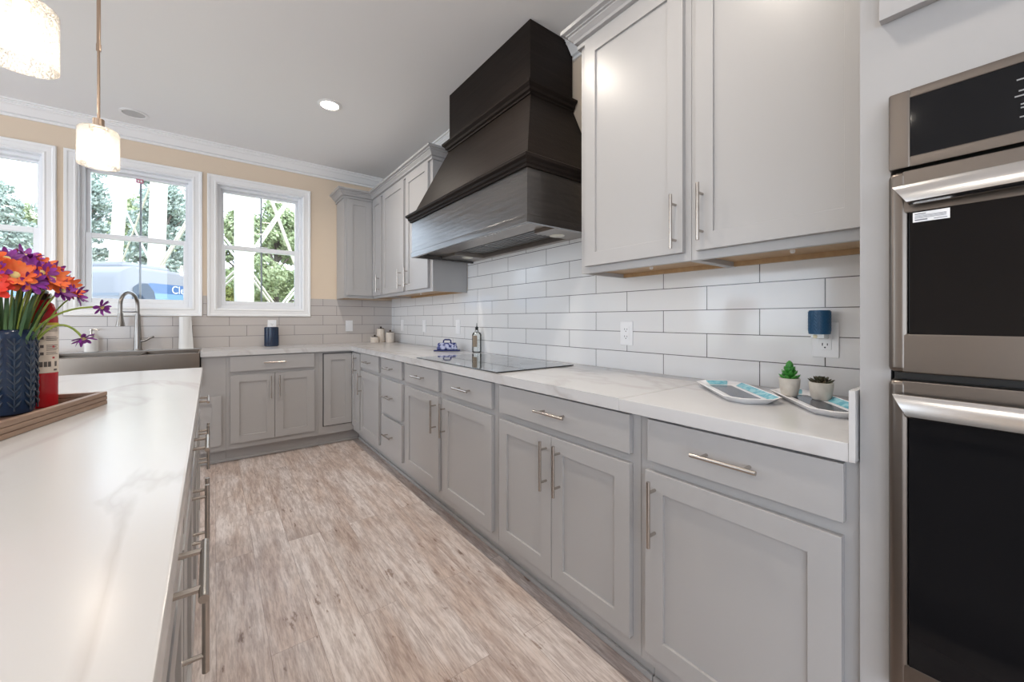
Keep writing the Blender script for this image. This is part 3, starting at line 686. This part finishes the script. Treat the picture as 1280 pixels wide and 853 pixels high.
MB().box(1.334-hx, XB, 1.605-hy, 2.505-hy, z2-hz, ZC-.002-hz, .0012).build('chimney', HOODW, r)
m = MB()                                              # stainless liner under the valance
m.box(Xf-hx+tk+.001, XB-.001, Ya-hy+tk+.001, Yb-hy-tk-.001, .075, .085)
m.box(-.03, XB-.002, Ya-hy+tk+.002, Ya-hy+.22, .012, .060, .004).box(-.03, XB-.002, Yb-hy-.22, Yb-hy-tk-.002, .012, .060, .004)
m.box(Xf-hx+tk+.002, -.03, Ya-hy+tk+.002, Yb-hy-tk-.002, .030, .060, .003).box(.21, XB-.002, Ya-hy+.22, Yb-hy-.22, .012, .060, .003)
m.build('liner', STEEL, r)
for k in (-1, 0, 1):
    m = MB().box(-.028, .208, k*.29-.140, k*.29+.140, .044, .060, .003)
    for j in range(7): m.box(-.020+j*.033, -.005+j*.033, k*.29-.130, k*.29+.130, .040, .045)
    m.build('filter', mat('grey filter metal', (.30, .30, .30), .35, 1.0), r)
for k in (-.48, .48):
    MB().lathe([(0, .006), (.030, .007), (.040, .010), (.042, .0125)], (.10, k, 0), 24).build('lamp', mat('frosted lamp lens', (.75, .72, .62), .3), r)
m = MB()
for j in range(5): m.tube([(-.17, -.30+j*.03, .024), (-.17, -.30+j*.03, .030)], .008, 10)
m.build('button', PLASTIC, r)

# ------------------------------------------------------------------ oven tower
XO = 1.050
r = thing('oven_cabinet', 'tall pale grey cabinet housing the wall oven', 'cabinet', (XO, .2125, 0), R(-90))
TW = .862
m = MB().box(0, .046, 0, .02, 0.001, 2.46).box(TW-.046, TW, 0, .02, .001, 2.46).box(.046, TW-.046, 0, .02, .001, .44).box(.046, TW-.046, 0, .02, 1.600, 2.46)
m.build('face_frame', CAB, r)
MB().box(0, .018, .02, .598, .001, 2.46).box(TW-.018, TW, .02, .598, .001, 2.46).box(.018, TW-.018, .58, .598, .001, 2.46).box(.018, TW-.018, .02, .58, .40, .43).box(.018, TW-.018, .02, .58, 1.605, 1.625).box(.018, TW-.018, .02, .58, 2.44, 2.46).build('body', CAB, r)
d = shaker(r, .032, TW/2-.002, 1.746, 2.42); pull(d, TW/2-.03, -.02, 1.86, .193, True)
d = shaker(r, TW/2+.002, TW-.032, 1.746, 2.42); pull(d, TW/2+.03, -.02, 1.86, .193, True)
d = MB().box(.032, TW-.032, -.02, -.0005, .130, .425, .0016).build('drawer', CAB, r); pull(d, TW/2, -.02, .28, .193, False)

r = thing('wall_oven', 'stainless double wall oven with black glass doors built into the tower', 'oven', (XO, .1655, 0), R(-90))
OW = .768
MB().box(.004, OW-.004, .0005, .55, .455, 1.585).build('oven_body', BLACK, r)
# control panel
m = MB().box(0, .030, -.030, -.0005, 1.447, 1.591, .004).box(OW-.030, OW, -.030, -.0005, 1.447, 1.591, .004).box(.028, OW-.028, -.030, -.0005, 1.574, 1.591, .003).box(.028, OW-.028, -.030, -.0005, 1.447, 1.467, .003)
cp = m.build('control_panel', STEELD, r)
MB().box(.0285, OW-.0285, -.0285, -.004, 1.4655, 1.5755, .0015).build('display_glass', BLACKGL, cp)
m = MB()
for (x, z, wd) in [(.150, 1.548, .045), (.152, 1.530, .030), (.148, 1.522, .05), (.154, 1.508, .022), (.154, 1.5025, .020), (.153, 1.488, .026), (.215, 1.548, .035), (.215, 1.530, .03), (.215, 1.508, .03), (.215, 1.488, .03)]:
    m.box(x, x+wd, -.0291, -.0284, z-.0008, z+.0012)
m.build('button_marks', mat('grey printed marks', (.35, .35, .36), .4), cp)
def oven_door(z0, z1, wz0, wz1, hz0, hz1, name):
    m = MB(); a = .029
    m.box(0, a, -.034, -.0005, z0, z1, .010, seg=4).box(OW-a, OW, -.034, -.0005, z0, z1, .010, seg=4)
    m.box(a-.010, OW-a+.010, -.0335, -.0005, z0+.0005, wz0, .003).box(a-.010, OW-a+.010, -.0335, -.0005, wz1, z1-.0005, .003)
    d = m.build(name, STEELD, r)
    MB().box(a-.001, OW-a+.001, -.0325, -.008, wz0-.002, wz1+.002, .001).build('door_glass', BLACKGL, d)
    c = .022
    xfh = Matrix.Rotation(R(90), 4, 'X')
    m = MB()
    # flat bar handle with slanted ends, bowed out from the door
    n_ = 14; rows = []
    for i in range(n_+1):
        u = i/n_; x0_ = .010+(OW-.020)*u
        bow = .018*math.sin(math.pi*u)
        prof = [(0, 1), (-.010, 1), (-.016, .8), (-.019, .4), (-.019, .1), (-.012, 0), (0, 0)]
        row = []
        for py, q in prof:
            x = x0_ + (1-q)*c*(1-2*u)
            row.append(m.bm.verts.new((x, -.050-bow+py, hz0+(hz1-hz0)*q)))
        rows.append(row)
    for A_, B_ in zip(rows, rows[1:]):
        for j in range(7): m.bm.faces.new((A_[j], A_[(j+1) % 7], B_[(j+1) % 7], B_[j]))
    m.bm.faces.new(rows[0]); m.bm.faces.new(rows[-1][::-1])
    for x in (.032, OW-.050): m.box(x, x+.018, -.054, -.030, hz0+.008, hz1-.006, .002)
    m.build('handle', STEELH, d)
    return d
d1 = oven_door(1.068, 1.441, 1.140, 1.362, 1.372, 1.408, 'upper_door')
lb = MB().box(.0335, .079, -.0336, -.0328, 1.343, 1.3605).build('label_sticker', PLASTIC, d1)
m = MB().box(.036, .050, -.0341, -.0335, 1.3565, 1.3578).box(.036, .052, -.0341, -.0335, 1.3455, 1.3475).box(.060, .076, -.0341, -.0335, 1.3455, 1.3465)
for k in range(4): m.box(.036, .075, -.0341, -.0335, 1.3495+k*.0016, 1.3500+k*.0016)
m.build('print_lines', mat('grey print ink', (.2, .2, .22), .5), lb)
d2 = oven_door(.462, 1.054, .530, .985, .990, 1.030, 'lower_door')

# ------------------------------------------------------------------ island
IR = .0073
isl = thing('kitchen_island', 'grey island cabinet run under the white slab, pulls facing the aisle', 'island', (-.050, 2.645, 0), IR)
IW, IL = 1.02, 2.74
MB().box(-IW+.03, -.030, -IL+.03, -.030, TOE, CT).build('body', CAB, isl)
MB().box(-IW+.10, -.100, -IL+.08, -.080, .001, TOE).build('toe_kick', CAB, isl)
xi = Matrix.Translation((-.030, 0, 0)) @ FACE_I       # door front plane faces the aisle; local x runs along +y
for y0, y1, two, hs in ((1.925, 2.575, 2, None), (.992, 1.922, 2, None), (.462, .989, 1, 1), (-.05, .459, 1, 1)):
    a, b = y0-2.645+.018, y1-2.645-.018
    d = slab(isl, a, b, *DT, xf=xi); pull(d, (a+b)/2, -.02, .806, .165, False, xf=xi, stand=.034)
    if two == 2:
        md = (a+b)/2
        d = shaker(isl, a, md-.0015, *DB, xf=xi); pull(d, md-.030, -.02, .596, .193, True, xf=xi)
        d = shaker(isl, md+.0015, b, *DB, xf=xi); pull(d, md+.030, -.02, .596, .193, True, xf=xi)
    else:
        d = shaker(isl, a, b, *DB, xf=xi); pull(d, b-.028, -.02, .596, .193, True, xf=xi)
o = MB().prism([(-IW, -IL), (0, -IL), (0, 0), (-IW, 0)], CT+.0005, CB, bev=.004).build('island_countertop', MARBLE)
o.location = (-.050, 2.645, 0); o.rotation_euler = (0, 0, IR); tag(o, 'white stone slab on top of the island, in the left foreground', 'countertop')

# wooden tray with vase and extinguisher
Tc = Vector((-.256, 1.669, CB+.0005)); TA = R(-14.3)
tray = thing('wooden_tray', 'brown wooden tray with grooved sides on the island', 'tray', Tc, TA)
WOODT = mat('brown stained wood', (.20, .125, .085), .45, var=((60, 5, 60), (.34, .23, .165), .25), bump=((90, 6, 90), .2, .001))
TL, TWd, TH = .50, .34, .038
MB().box(-TWd+.004, -.004, -TL+.004, -.004, 0.0, .010).build('tray_base', mat('dark brown wood', (.10, .055, .04), .4, var=((50, 4, 50), (.15, .09, .07), .25)), tray)
def tray_side(a, b, c, d_):
    m = MB()
    for k in range(3): m.box(a, b, c, d_, k*.0128, k*.0128+.0118, .0016)
    m.box(a+.003, b-.003, c+.003, d_-.003, .001, TH-.003)
    m.build('tray_side', WOODT, tray)
tray_side(-.016, 0, -TL, 0); tray_side(-TWd, -TWd+.016, -TL, 0); tray_side(-TWd+.0165, -.0165, -.016, 0); tray_side(-TWd+.0165, -.0165, -TL, -TL+.016)

vz = CB+.011
V0 = Vector((-.425, 1.574, vz))
vase = thing('vase', 'navy ceramic vase embossed with leaf sprigs, standing in the tray', 'vase', V0)
pr = [(0, 0), (.042, 0), (.048, .004), (.051, .015), (.053, .10), (.053, .19), (.051, .206), (.047, .214), (.045, .216), (.041, .214), (.043, .20), (.048, .185), (.047, .012), (0, .010)]
MB().lathe(pr, seg=40).build('vase_body', NAVY, vase)
m = MB()
for k in range(11):
    a = 2*math.pi*(k+.18)/11
    def P(da, z, rr=.0535): return (rr*math.cos(a+da), rr*math.sin(a+da), z)
    m.tube([P(0, .012), P(0, .10), P(0, .195)], .0018, 6)
    for j in range(9):
        z = .02+j*.0195
        for s in (-1, 1): m.tube([P(0, z), P(s*.11, z+.008, .0540), P(s*.22, z+.018, .0532)], [.0012, .0030, .0008], 6)
m.build('leaf_relief', mat('mottled navy relief glaze', (.018, .036, .07), .16, var=((60, 60, 30), (.07, .085, .105), .25)), vase)  # relief colour varies from navy to a lighter grey blue

# bouquet
bq = thing('flower_bouquet', 'artificial bouquet of orange and purple flowers in the navy vase', 'flowers', V0+Vector((0, 0, .014)))
ORG = mat('orange petals', (.85, .095, .025), .5, var=((40, 40, 40), (.90, .22, .05), .2))
PUR = mat('purple petals', (.15, .018, .18), .5, var=((40, 40, 40), (.30, .035, .36), .2))
RED = mat('coral red petals', (.75, .05, .03), .5)
YEL = mat('pale yellow flower eye', (.75, .62, .25), .6)
STEM = mat('yellow green stems', (.17, .25, .04), .5, var=((20, 20, 60), (.30, .36, .06), .2))
LEAFG = mat('dark green blades', (.03, .09, .03), .5, var=((30, 30, 8), (.09, .17, .05), .2))
def flower(pos, nrm, size, mt, np_=10):
    q = Vector((0, 0, 1)).rotation_difference(Vector(nrm).normalized()).to_matrix().to_4x4()
    M = Matrix.Translation(pos) @ q
    f = bpy.data.objects.new('flower', None); C.objects.link(f); f.parent = bq; f.empty_display_size = .02; f.matrix_local = M
    m = MB()
    for lay in range(2):
        for k in range(np_):
            a = 2*math.pi*(k+.5*lay)/np_+random.uniform(-.1, .1); ln = size*(1-.22*lay)*random.uniform(.88, 1.05); cu = random.uniform(.10, .35)+.3*lay
            rows = []
            for u, w_ in ((.12, .10), (.4, .17), (.7, .215), (.92, .13), (1.0, .03)):
                rr = ln*u; z = size*cu*(u-.2)**2*1.4-(.12*size*u*u if lay == 0 else 0)
                c = Vector((math.cos(a)*rr, math.sin(a)*rr, z+.002*lay)); t_ = Vector((-math.sin(a), math.cos(a), 0))*ln*w_
                rows.append([m.bm.verts.new(c-t_+Vector((0, 0, .08*size*w_*3))), m.bm.verts.new(c), m.bm.verts.new(c+t_+Vector((0, 0, .08*size*w_*3)))])
            for A_, B_ in zip(rows, rows[1:]):
                for j in range(2): m.bm.faces.new((A_[j], A_[j+1], B_[j+1], B_[j]))
    m.build('petals', mt, f, angle=80)
    MB().lathe([(0, -.006), (.15*size, -.004), (.20*size, .004), (.13*size, .13*size), (0, .16*size)], seg=10).build('flower_centre', YEL, f)
stems = MB()
heads = []
i = 0
def add(x, y, z, s, mt, np_=10):
    z = .30+(z-.22)*.85; p = Vector((x, y, z)); n_ = Vector((x*1.3+.02, y*1.3-.06, max(.04, (z-.30)*1.2)))
    flower(p, n_, s, mt, np_); heads.append(p)
    stems.tube(bez((x*.12, y*.12, .0), (x*.35, y*.35, z*.75), p-n_.normalized()*.006, 8), .0019, 6)
random.seed(11)
for (x, y, z, s, k) in [(-.02, -.06, .300, .046, 'o'), (.035, -.075, .262, .044, 'o'), (-.055, -.085, .235, .052, 'o'), (.085, -.03, .262, .040, 'o'), (.10, .02, .238, .040, 'o'), (.055, .03, .305, .040, 'o'),
                        (-.075, -.02, .315, .046, 'o'), (-.01, .05, .325, .044, 'o'), (.005, -.10, .225, .038, 'r'), (.075, .06, .27, .036, 'r'), (-.09, -.09, .28, .044, 'o'), (-.11, .02, .29, .045, 'o'),
                        (.01, -.03, .312, .036, 'p'), (.045, -.02, .290, .036, 'p'), (.06, -.065, .245, .034, 'p'), (.10, -.015, .225, .034, 'p'), (.08, .025, .285, .034, 'p'), (.03, .02, .33, .034, 'p'), (.0, -.085, .275, .036, 'p'),
                        (-.04, -.03, .335, .036, 'p'), (.118, .035, .215, .032, 'p'), (-.06, .05, .32, .036, 'p'), (.05, .07, .30, .034, 'p'), (-.03, -.105, .255, .034, 'p'), (.07, -.045, .275, .034, 'p'), (-.10, -.05, .25, .036, 'p')]:
    add(x, y, z, s, {'o': ORG, 'p': PUR, 'r': RED}[k], 11 if k != 'p' else 8)
# two trailing stems
p1 = Vector((.170, .005, .262)); p2 = Vector((.136, .0, .176))
stems.tube(bez((.008, 0, .05), (.03, 0, .27), p1, 14), .0028, 6); flower(p1, (1, -.5, -.4), .026, PUR, 6)
stems.tube(bez((.008, 0, .05), (.075, 0, .29), p2, 14), .0030, 6); flower(p2, (.5, -.4, -1), .030, PUR, 6)
stems.build('stems', STEM, bq)
m = MB()
for k in range(99):
    a = random.uniform(0, 2*math.pi); q = random.uniform(.02, .085); h = random.uniform(.22, .33)
    tip = Vector((q*math.cos(a), q*math.sin(a), h)); base = Vector((.03*math.cos(a), .03*math.sin(a), .03))
    pts = bez(base, (tip.x*.35, tip.y*.35, h*.7), tip, 7)
    m.tube(pts, [.0025, .0034, .0042, .0046, .0042, .0034, .002, .0005], 6, flat=.25)
m.build('leaves', LEAFG, bq)

# fire extinguisher
E0 = Vector((-.382, 1.651, vz))
fe = thing('fire_extinguisher', 'red fire extinguisher with a paper label, in the tray behind the vase', 'fire extinguisher', E0)
REDP = mat('glossy red enamel', (.42, .012, .018), .18)
ER = .031
MB().lathe([(0, 0), (ER-.003, 0), (ER, .006), (ER, .245), (ER-.003, .266), (.023, .284), (.015, .292), (.012, .296), (0, .296)], seg=36).build('cylinder', REDP, fe)
def wrap(m, a0, a1, z0, z1, rr, mi=0, n_=14):
    rows = []
    for i in range(n_+1):
        a = a0+(a1-a0)*i/n_; rows.append([m.bm.verts.new((rr*math.cos(a), rr*math.sin(a), z)) for z in (z0, z1)])
    for A_, B_ in zip(rows, rows[1:]):
        f = m.bm.faces.new((A_[0], B_[0], B_[1], A_[1])); f.material_index = mi
m = MB(); wrap(m, R(-175), R(30), .095, .232, ER+.0006)
lab = m.build('paper_label', mat('cream printed paper', (.68, .60, .52), .5), fe)
m = MB(); wrap(m, R(-75), R(5), .226, .2325, ER+.0010)
m.build('yellow_strip', mat('yellow print', (.65, .52, .05), .5), lab)
m = MB()
a0 = R(-72)
for zz, n_l in ((.218, 3), (.193, 3), (.170, 4), (.150, 2)):
    for k in range(n_l): wrap(m, R(-62), R(-12+random.uniform(-10, 6)), zz-k*.0045, zz-k*.0045+.0016, ER+.0010, 0, 6)
    wrap(m, R(-82), R(-70), zz-.006, zz+.002, ER+.0010, 0, 3)
for aa in (-84, -70, -56, -30): wrap(m, R(aa), R(aa+11), .112, .126, ER+.0010, 0, 3)
wrap(m, R(-34), R(-18), .100, .105, ER+.001, 0, 3); wrap(m, R(-170), R(-95), .205, .214, ER+.001, 0, 8)
m.build('label_print', mat('dark label print', (.10, .085, .08), .5), lab)
m = MB()
for zz in (.1335, .164): wrap(m, R(-40), R(-30), zz, zz+.005, ER+.0011, 0, 3)
m.build('red_marks', mat('red print', (.45, .05, .06), .5), lab)
m = MB().lathe([(0, .294), (.013, .294), (.013, .312), (.009, .318), (0, .318)], seg=14).box(-.010, .010, -.050, .018, .312, .322, .003).box(-.008, .008, -.058, .012, .330, .336, .002).box(-.006, .006, .006, .018, .318, .334, .002)
m.build('valve', BLACK, fe)
MB().lathe([(0, 0), (.010, 0), (.010, .006), (0, .007)], seg=14, xf=Matrix.Translation((.012, 0, .304)) @ Matrix.Rotation(R(90), 4, 'Y')).build('gauge', NICKEL, fe)

# ------------------------------------------------------------------ pendants and ceiling fixtures
def pendant(y, label):
    r = thing('pendant_light', label, 'pendant light', (-.362, y, 1.766), 0, 'pendants over the island')
    BR = mat('brushed bronze nickel', (.50, .38, .29), .3, 1.0)
    m = MB().lathe([(.058, .001), (.060, 0), (.060, .002), (.060, .135), (.054, .143), (.022, .145), (.022, .1425), (.053, .1405), (.0575, .134), (.0575, .002), (.058, .001)], seg=36)
    m.build('glass_shade', SEEDED, r)
    m = MB().lathe([(0, .138), (.026, .138), (.026, .150), (.017, .152), (.017, .182), (0, .183)], seg=20).build('socket', BR, r)
    MB().tube([(0, 0, .18), (0, 0, .46)], .0045, 10).build('lower_rod', BR, r)
    MB().lathe([(0, .45), (.0075, .45), (.0075, .475), (.006, .478), (.006, ZC-1.766-.018), (0, ZC-1.766-.018)], seg=12).build('upper_rod', BR, r)
    MB().lathe([(0, ZC-1.766-.022), (.055, ZC-1.766-.020), (.062, ZC-1.766-.004), (.062, ZC-1.766-.0005), (0, ZC-1.766-.0005)], seg=24).build('canopy', BR, r)
    MB().lathe([(0, .035), (.014, .039), (.026, .055), (.029, .075), (.022, .100), (.013, .118), (.012, .139), (0, .139)], seg=20).build('bulb', BULB, r)
    light('pendant_glow', 'POINT', (0, 0, .022), .5, (1, .88, .74), parent=r, shadow_soft_size=.02)
pendant(2.20, 'glass pendant light with its rod in view, before the middle window')
pendant(1.43, 'glass pendant light cut off at the top left of the frame')
def can(x, y, label, power=4.2):
    r = thing('recessed_light', label, 'recessed light', (x, y, ZC), 0, 'recessed ceiling lights')
    MB().lathe([(.060, -.0006), (.082, -.0006), (.084, -.003), (.080, -.006), (.064, -.009), (.060, -.007), (.060, -.0006)], seg=36).build('trim_ring', WHITE, r)
    MB().lathe([(0, -.004), (.0595, -.004), (.0595, -.0015), (0, -.0015)], seg=32).build('lens', LENS, r)
    light('can_glow', 'AREA', (0, 0, -.012), power, (1, .91, .80), parent=r, shape='DISK', size=.11, spread=R(150))
can(.682, 3.152, 'lit recessed ceiling light in view above the aisle')
can(.682, 1.70, 'added recessed ceiling light before the hood, out of frame')  # unseen lamp added to light the aisle
can(.682, .65, 'recessed ceiling light before the near wall cabinets, out of frame')
can(.682, -.9, 'added recessed ceiling light before the oven tower, out of frame')  # another added lamp, out of view
for i, (x, y, n_) in enumerate([(-2.3, 3.15, 'far'), (-2.3, .65, 'middle'), (-2.3, -1.8, 'near')]): can(x, y, f'added recessed ceiling light across the room, {n_} one, out of frame', 8)  # unseen lamps added to brighten the rest of the room
r = thing('ceiling_speaker', 'round grey flush ceiling speaker near the window wall', 'speaker', (-.500, 4.203, ZC))
MB().lathe([(.066, -.0006), (.086, -.0006), (.087, -.004), (.070, -.007), (.066, -.004), (.066, -.0006)], seg=32).build('rim', WHITE, r)
MB().lathe([(0, -.0035), (.0655, -.003), (.0655, -.001), (0, -.001)], seg=32).build('grille', mat('grey mesh', (.55, .55, .55), .6, bump=((400, 400, 400), .6, .002)), r)

# ------------------------------------------------------------------ outdoors
GZ = -.45
struct(MB().box(-60, 60, YW+.5, 120, GZ-.2, GZ).build('ground', mat('dry grass ground', (.24, .25, .13), .9, var=((.7, .7, 1), (.36, .33, .22), .2))), 'grass lot outside the windows', 'ground')

CW = mat('white gelcoat', (.21, .215, .235), .6, spec=.1); CBL = mat('blue stripe', (.05, .105, .22), .6, spec=.1); CLB = mat('pale blue stripe', (.12, .22, .34), .6, spec=.1); CDK = mat('tinted window', (.02, .035, .06), .5, spec=.15); CLET = mat('white lettering', (.50, .52, .56), .6, spec=.1)
def camper(loc, rz, L_, W_, H_, label, text=True):
    r = thing('camper', label, 'camper', loc, rz, 'vehicles outside')
    m = MB().box(0, L_, 0, W_, .55, H_)
    es = [e for e in m.bm.edges if abs(e.verts[0].co.x-e.verts[1].co.x) < 1e-4 and min(e.verts[0].co.x, e.verts[1].co.x) < .01 and max(e.verts[0].co.z, e.verts[1].co.z) > H_-.01]
    bmesh.ops.bevel(m.bm, geom=es, offset=.42, segments=8, affect='EDGES', profile=.5)
    es = [e for e in m.bm.edges if e.verts[0].co.z > H_-.01 and e.verts[1].co.z > H_-.01 and abs(e.verts[0].co.y-e.verts[1].co.y) < 1e-3]
    bmesh.ops.bevel(m.bm, geom=es, offset=.12, segments=4, affect='EDGES', profile=.5)
    m.build('camper_body', CW, r)
    MB().box(.4, 2.2, .5, W_-.5, H_-.02, H_+.18, .08).build('roof_unit', CW, r)
    e = .006
    top, mid = H_-.50, H_-.84
    MB().prism([(.55, mid), (.62, top-.15), (.85, top), (L_-.3, top), (L_-.3, mid)], 0, e, xf=Matrix.Translation((0, -.0005, 0)) @ Matrix.Rotation(R(90), 4, 'X')).build('side_stripe', CBL, r)
    MB().prism([(.85, mid-.55), (.85, mid-.002), (L_-.3, mid-.002), (L_-.3, mid-.55)], 0, e, xf=Matrix.Translation((0, -.0005, 0)) @ Matrix.Rotation(R(90), 4, 'X')).build('lower_stripe', CLB, r)
    MB().prism([(.22, mid-.45), (.26, top-.2), (.45, top-.05), (.75, top-.03), (1.0, top-.3), (1.1, mid-.45)], 0, e*2, xf=Matrix.Translation((0, -.0005, 0)) @ Matrix.Rotation(R(90), 4, 'X')).build('side_window', CDK, r)
    MB().box(-e, -.0005, .2, W_-.2, mid-.15, mid-.05).box(-e, -.0005, W_-.75, W_-.3, mid-.55, mid-.15).build('end_trim', mat('grey rubber trim', (.10, .13, .18), .4), r)
    if text:
        cu = bpy.data.curves.new('lettering', 'FONT'); cu.body = 'Cle'; cu.size = .40; cu.extrude = .004
        tmp = bpy.data.objects.new('lettering_curve', cu); C.objects.link(tmp)
        bpy.context.view_layer.update()
        me = bpy.data.meshes.new_from_object(tmp.evaluated_get(bpy.context.evaluated_depsgraph_get())); bpy.data.objects.remove(tmp)
        me.materials.append(CLET); o = bpy.data.objects.new('lettering', me); C.objects.link(o); o.parent = r
        o.matrix_local = Matrix.Translation((text-.42, -.014, mid+.03)) @ Matrix.Rotation(R(90), 4, 'X')
    for x in (.9, L_-.9):
        for y in (.12, W_-.12):
            MB(Matrix.Translation((x, y, .40)) @ Matrix.Rotation(R(90), 4, 'X')).lathe([(0, -.11), (.28, -.11), (.38, -.08), (.40, 0), (.38, .08), (.28, .11), (0, .11)], seg=24).build('wheel', BLACK, r)
camper((-2.30, 17.6, GZ), R(52), 3.7, 2.4, 3.38, 'white and blue camper parked outside the middle window', 2.10)
camper((-9.05, 12.6, GZ), R(6), 6.2, 2.3, 3.16, 'pale camper roof outside the leftmost window', False)

# braced water tower legs
tw = thing('braced_tower', 'white tower columns with crossed tie rods outside the windows', 'tower', (1.5, 29.5, GZ), 0)
TO = Vector((1.5, 29.5, GZ))
TWM = mat('white painted steel', (.60, .55, .47), .6, spec=.2)
legs = [Vector((-5.8, 38.2, GZ)), Vector((-2.5, 27.1, GZ)), Vector((1.0, 20.2, GZ)), Vector((4.2, 26.6, GZ))]
tops = [Vector((-4.9, 38.0, 15)), Vector((-2.15, 27.4, 15)), Vector((1.0, 20.6, 15)), Vector((4.15, 27.0, 15))]
def at(i, z):
    t_ = (z-GZ)/(15-GZ); return legs[i].lerp(tops[i], t_)-TO
for i in range(4): MB().tube([at(i, GZ+.001), at(i, 15)], .35, 20).build('leg', TWM, tw)
for i in range(3):
    j = i+1; m = MB()
    for za, zb in ((3.5, 9.5), (3.5, -.3)):
        for p, q in ((i, j), (j, i)):
            for off in ((-.12, .12) if i in (1, 2) else (0,)):
                m.tube([at(p, za+off), at(q, zb+off)], .045, 6)
    m.tube([at(i, 12.5), at(j, 12.5)], .2, 10)
    m.build('tie_rods', TWM, tw)

# trees
def leaf_cloud(seed, n_, blobs, size):
    rnd = random.Random(seed); m = bmesh.new()
    for _ in range(n_):
        b = rnd.choice(blobs)
        while True:
            v = Vector((rnd.uniform(-1, 1), rnd.uniform(-1, 1), rnd.uniform(-1, 1)))
            if v.length < 1: break
        p = Vector((b[0]+v.x*b[3], b[1]+v.y*b[3], b[2]+v.z*b[3]*b[4]))
        q = Vector((rnd.gauss(0, 1), rnd.gauss(0, 1), rnd.gauss(0, 1))).normalized(); a = q.orthogonal().normalized(); c = q.cross(a)
        s = size*rnd.uniform(.6, 1.3)
        m.faces.new([m.verts.new(p+a*s), m.verts.new(p+c*s*.6), m.verts.new(p-a*s), m.verts.new(p-c*s*.6)])
    return m
def tree_parts(seed, h, trunk_r, blobs, n_, size, lm):
    t_ = MB(); rnd = random.Random(seed)
    t_.tube([(0, 0, 0), (.1, 0, h*.4), (0, .1, h*.9)], [trunk_r, trunk_r*.75, trunk_r*.3], 10)
    for b in blobs[::2]: t_.tube([(0.05, 0, b[2]*.75), (b[0]*.6, b[1]*.6, b[2]*.92), (b[0], b[1], b[2])], [trunk_r*.4, trunk_r*.25, trunk_r*.08], 6)
    mb = MB(); mb.bm.free(); mb.bm = leaf_cloud(seed, n_, blobs, size)
    return t_, mb
BARK = mat('grey bark', (.16, .13, .11), .9)
LG = mat('haze painted green leaves', (.24, .31, .15), .8, spec=.1, var=((.5, .5, .5), (.42, .46, .28), .2))  # leaf colour lightened to imitate haze
LP = mat('haze painted pine needles', (.28, .35, .30), .8, spec=.1, var=((.5, .5, .5), (.46, .52, .46), .2))  # pale needle colour, haze painted in
LY = mat('sunny yellow green leaves', (.26, .34, .10), .8, spec=.1, var=((.5, .5, .5), (.46, .44, .18), .2))
def mkblobs(seed, h, w_, n_, pine):
    rnd = random.Random(seed); out = []
    for k in range(n_):
        u = rnd.uniform(.25 if pine else .12, 1); a = rnd.uniform(0, 6.28); rad = w_*(1-u*.75 if pine else math.sin(math.pi*min(.97, .15+.8*u)))*rnd.uniform(.3, 1)
        out.append((math.cos(a)*rad, math.sin(a)*rad, h*u, w_*rnd.uniform(.22, .36), .45 if pine else .8))
    return out
protos = {}
for nm, lm, pine, h, w_, cnt in (('pine', LP, True, 14, 3.6, 15000), ('broad', LG, False, 12, 3.8, 15000), ('sunny', LY, False, 8, 3.2, 12000)):
    bl = mkblobs(len(nm)*7+3, h, w_, 60 if pine else 48, pine)
    protos[nm] = (tree_parts(len(nm), h, .28, bl, cnt, .17, lm), lm)
first = {}
def tree(nm, x, y, s, label):
    if nm not in first:
        (t_, lf), lm = protos[nm]
        r = thing('tree', label, 'tree', (x, y, GZ), random.uniform(0, 6), 'trees outside the windows')
        t_.build('trunk', BARK, r); lf.build('foliage', lm, r); first[nm] = r
    else:
        r = copy_tree(first[nm]); r['label'] = label; r.location = (x, y, GZ); r.rotation_euler = (0, 0, random.uniform(0, 6))
    r.scale = (s, s, s)
random.seed(5)
for args in [
    ('pine', -12.5, 45, .80, 'pale pine outside the leftmost window, above the flowers'),
    ('broad', -17.5, 67, 1.15, 'distant haze-tinted broad tree outside at the far left edge of the frame'),
    ('pine', -10.4, 55.5, 1.15, 'haze-tinted pine outside, left of the leftmost tower column'),
    ('broad', -8.9, 84, 1.65, 'distant haze-tinted broad tree outside, behind the leftmost tower column'),
    ('pine', -3.7, 45, .98, 'haze-tinted pine outside, between the two tower columns of the middle window'),
    ('pine', -1.4, 55.5, 1.12, 'haze-tinted pine outside, at the right edge of the middle window'),
    ('broad', 2.9, 67, 1.35, 'distant broad tree outside, behind the column in the right window'),
    ('broad', 4.9, 45, 1.05, 'leafy broad tree outside, just right of the column in the right window'),
    ('broad', 9.0, 55.5, 1.2, 'tall leafy tree outside, at the right edge of the right window'),
    ('sunny', 8.6, 34, .85, 'sunlit yellow green tree low at the right edge of the right window'),
    ('sunny', .2, 44.5, .62, 'low bushy tree outside, left of the column in the right window')]:
    tree(*args)
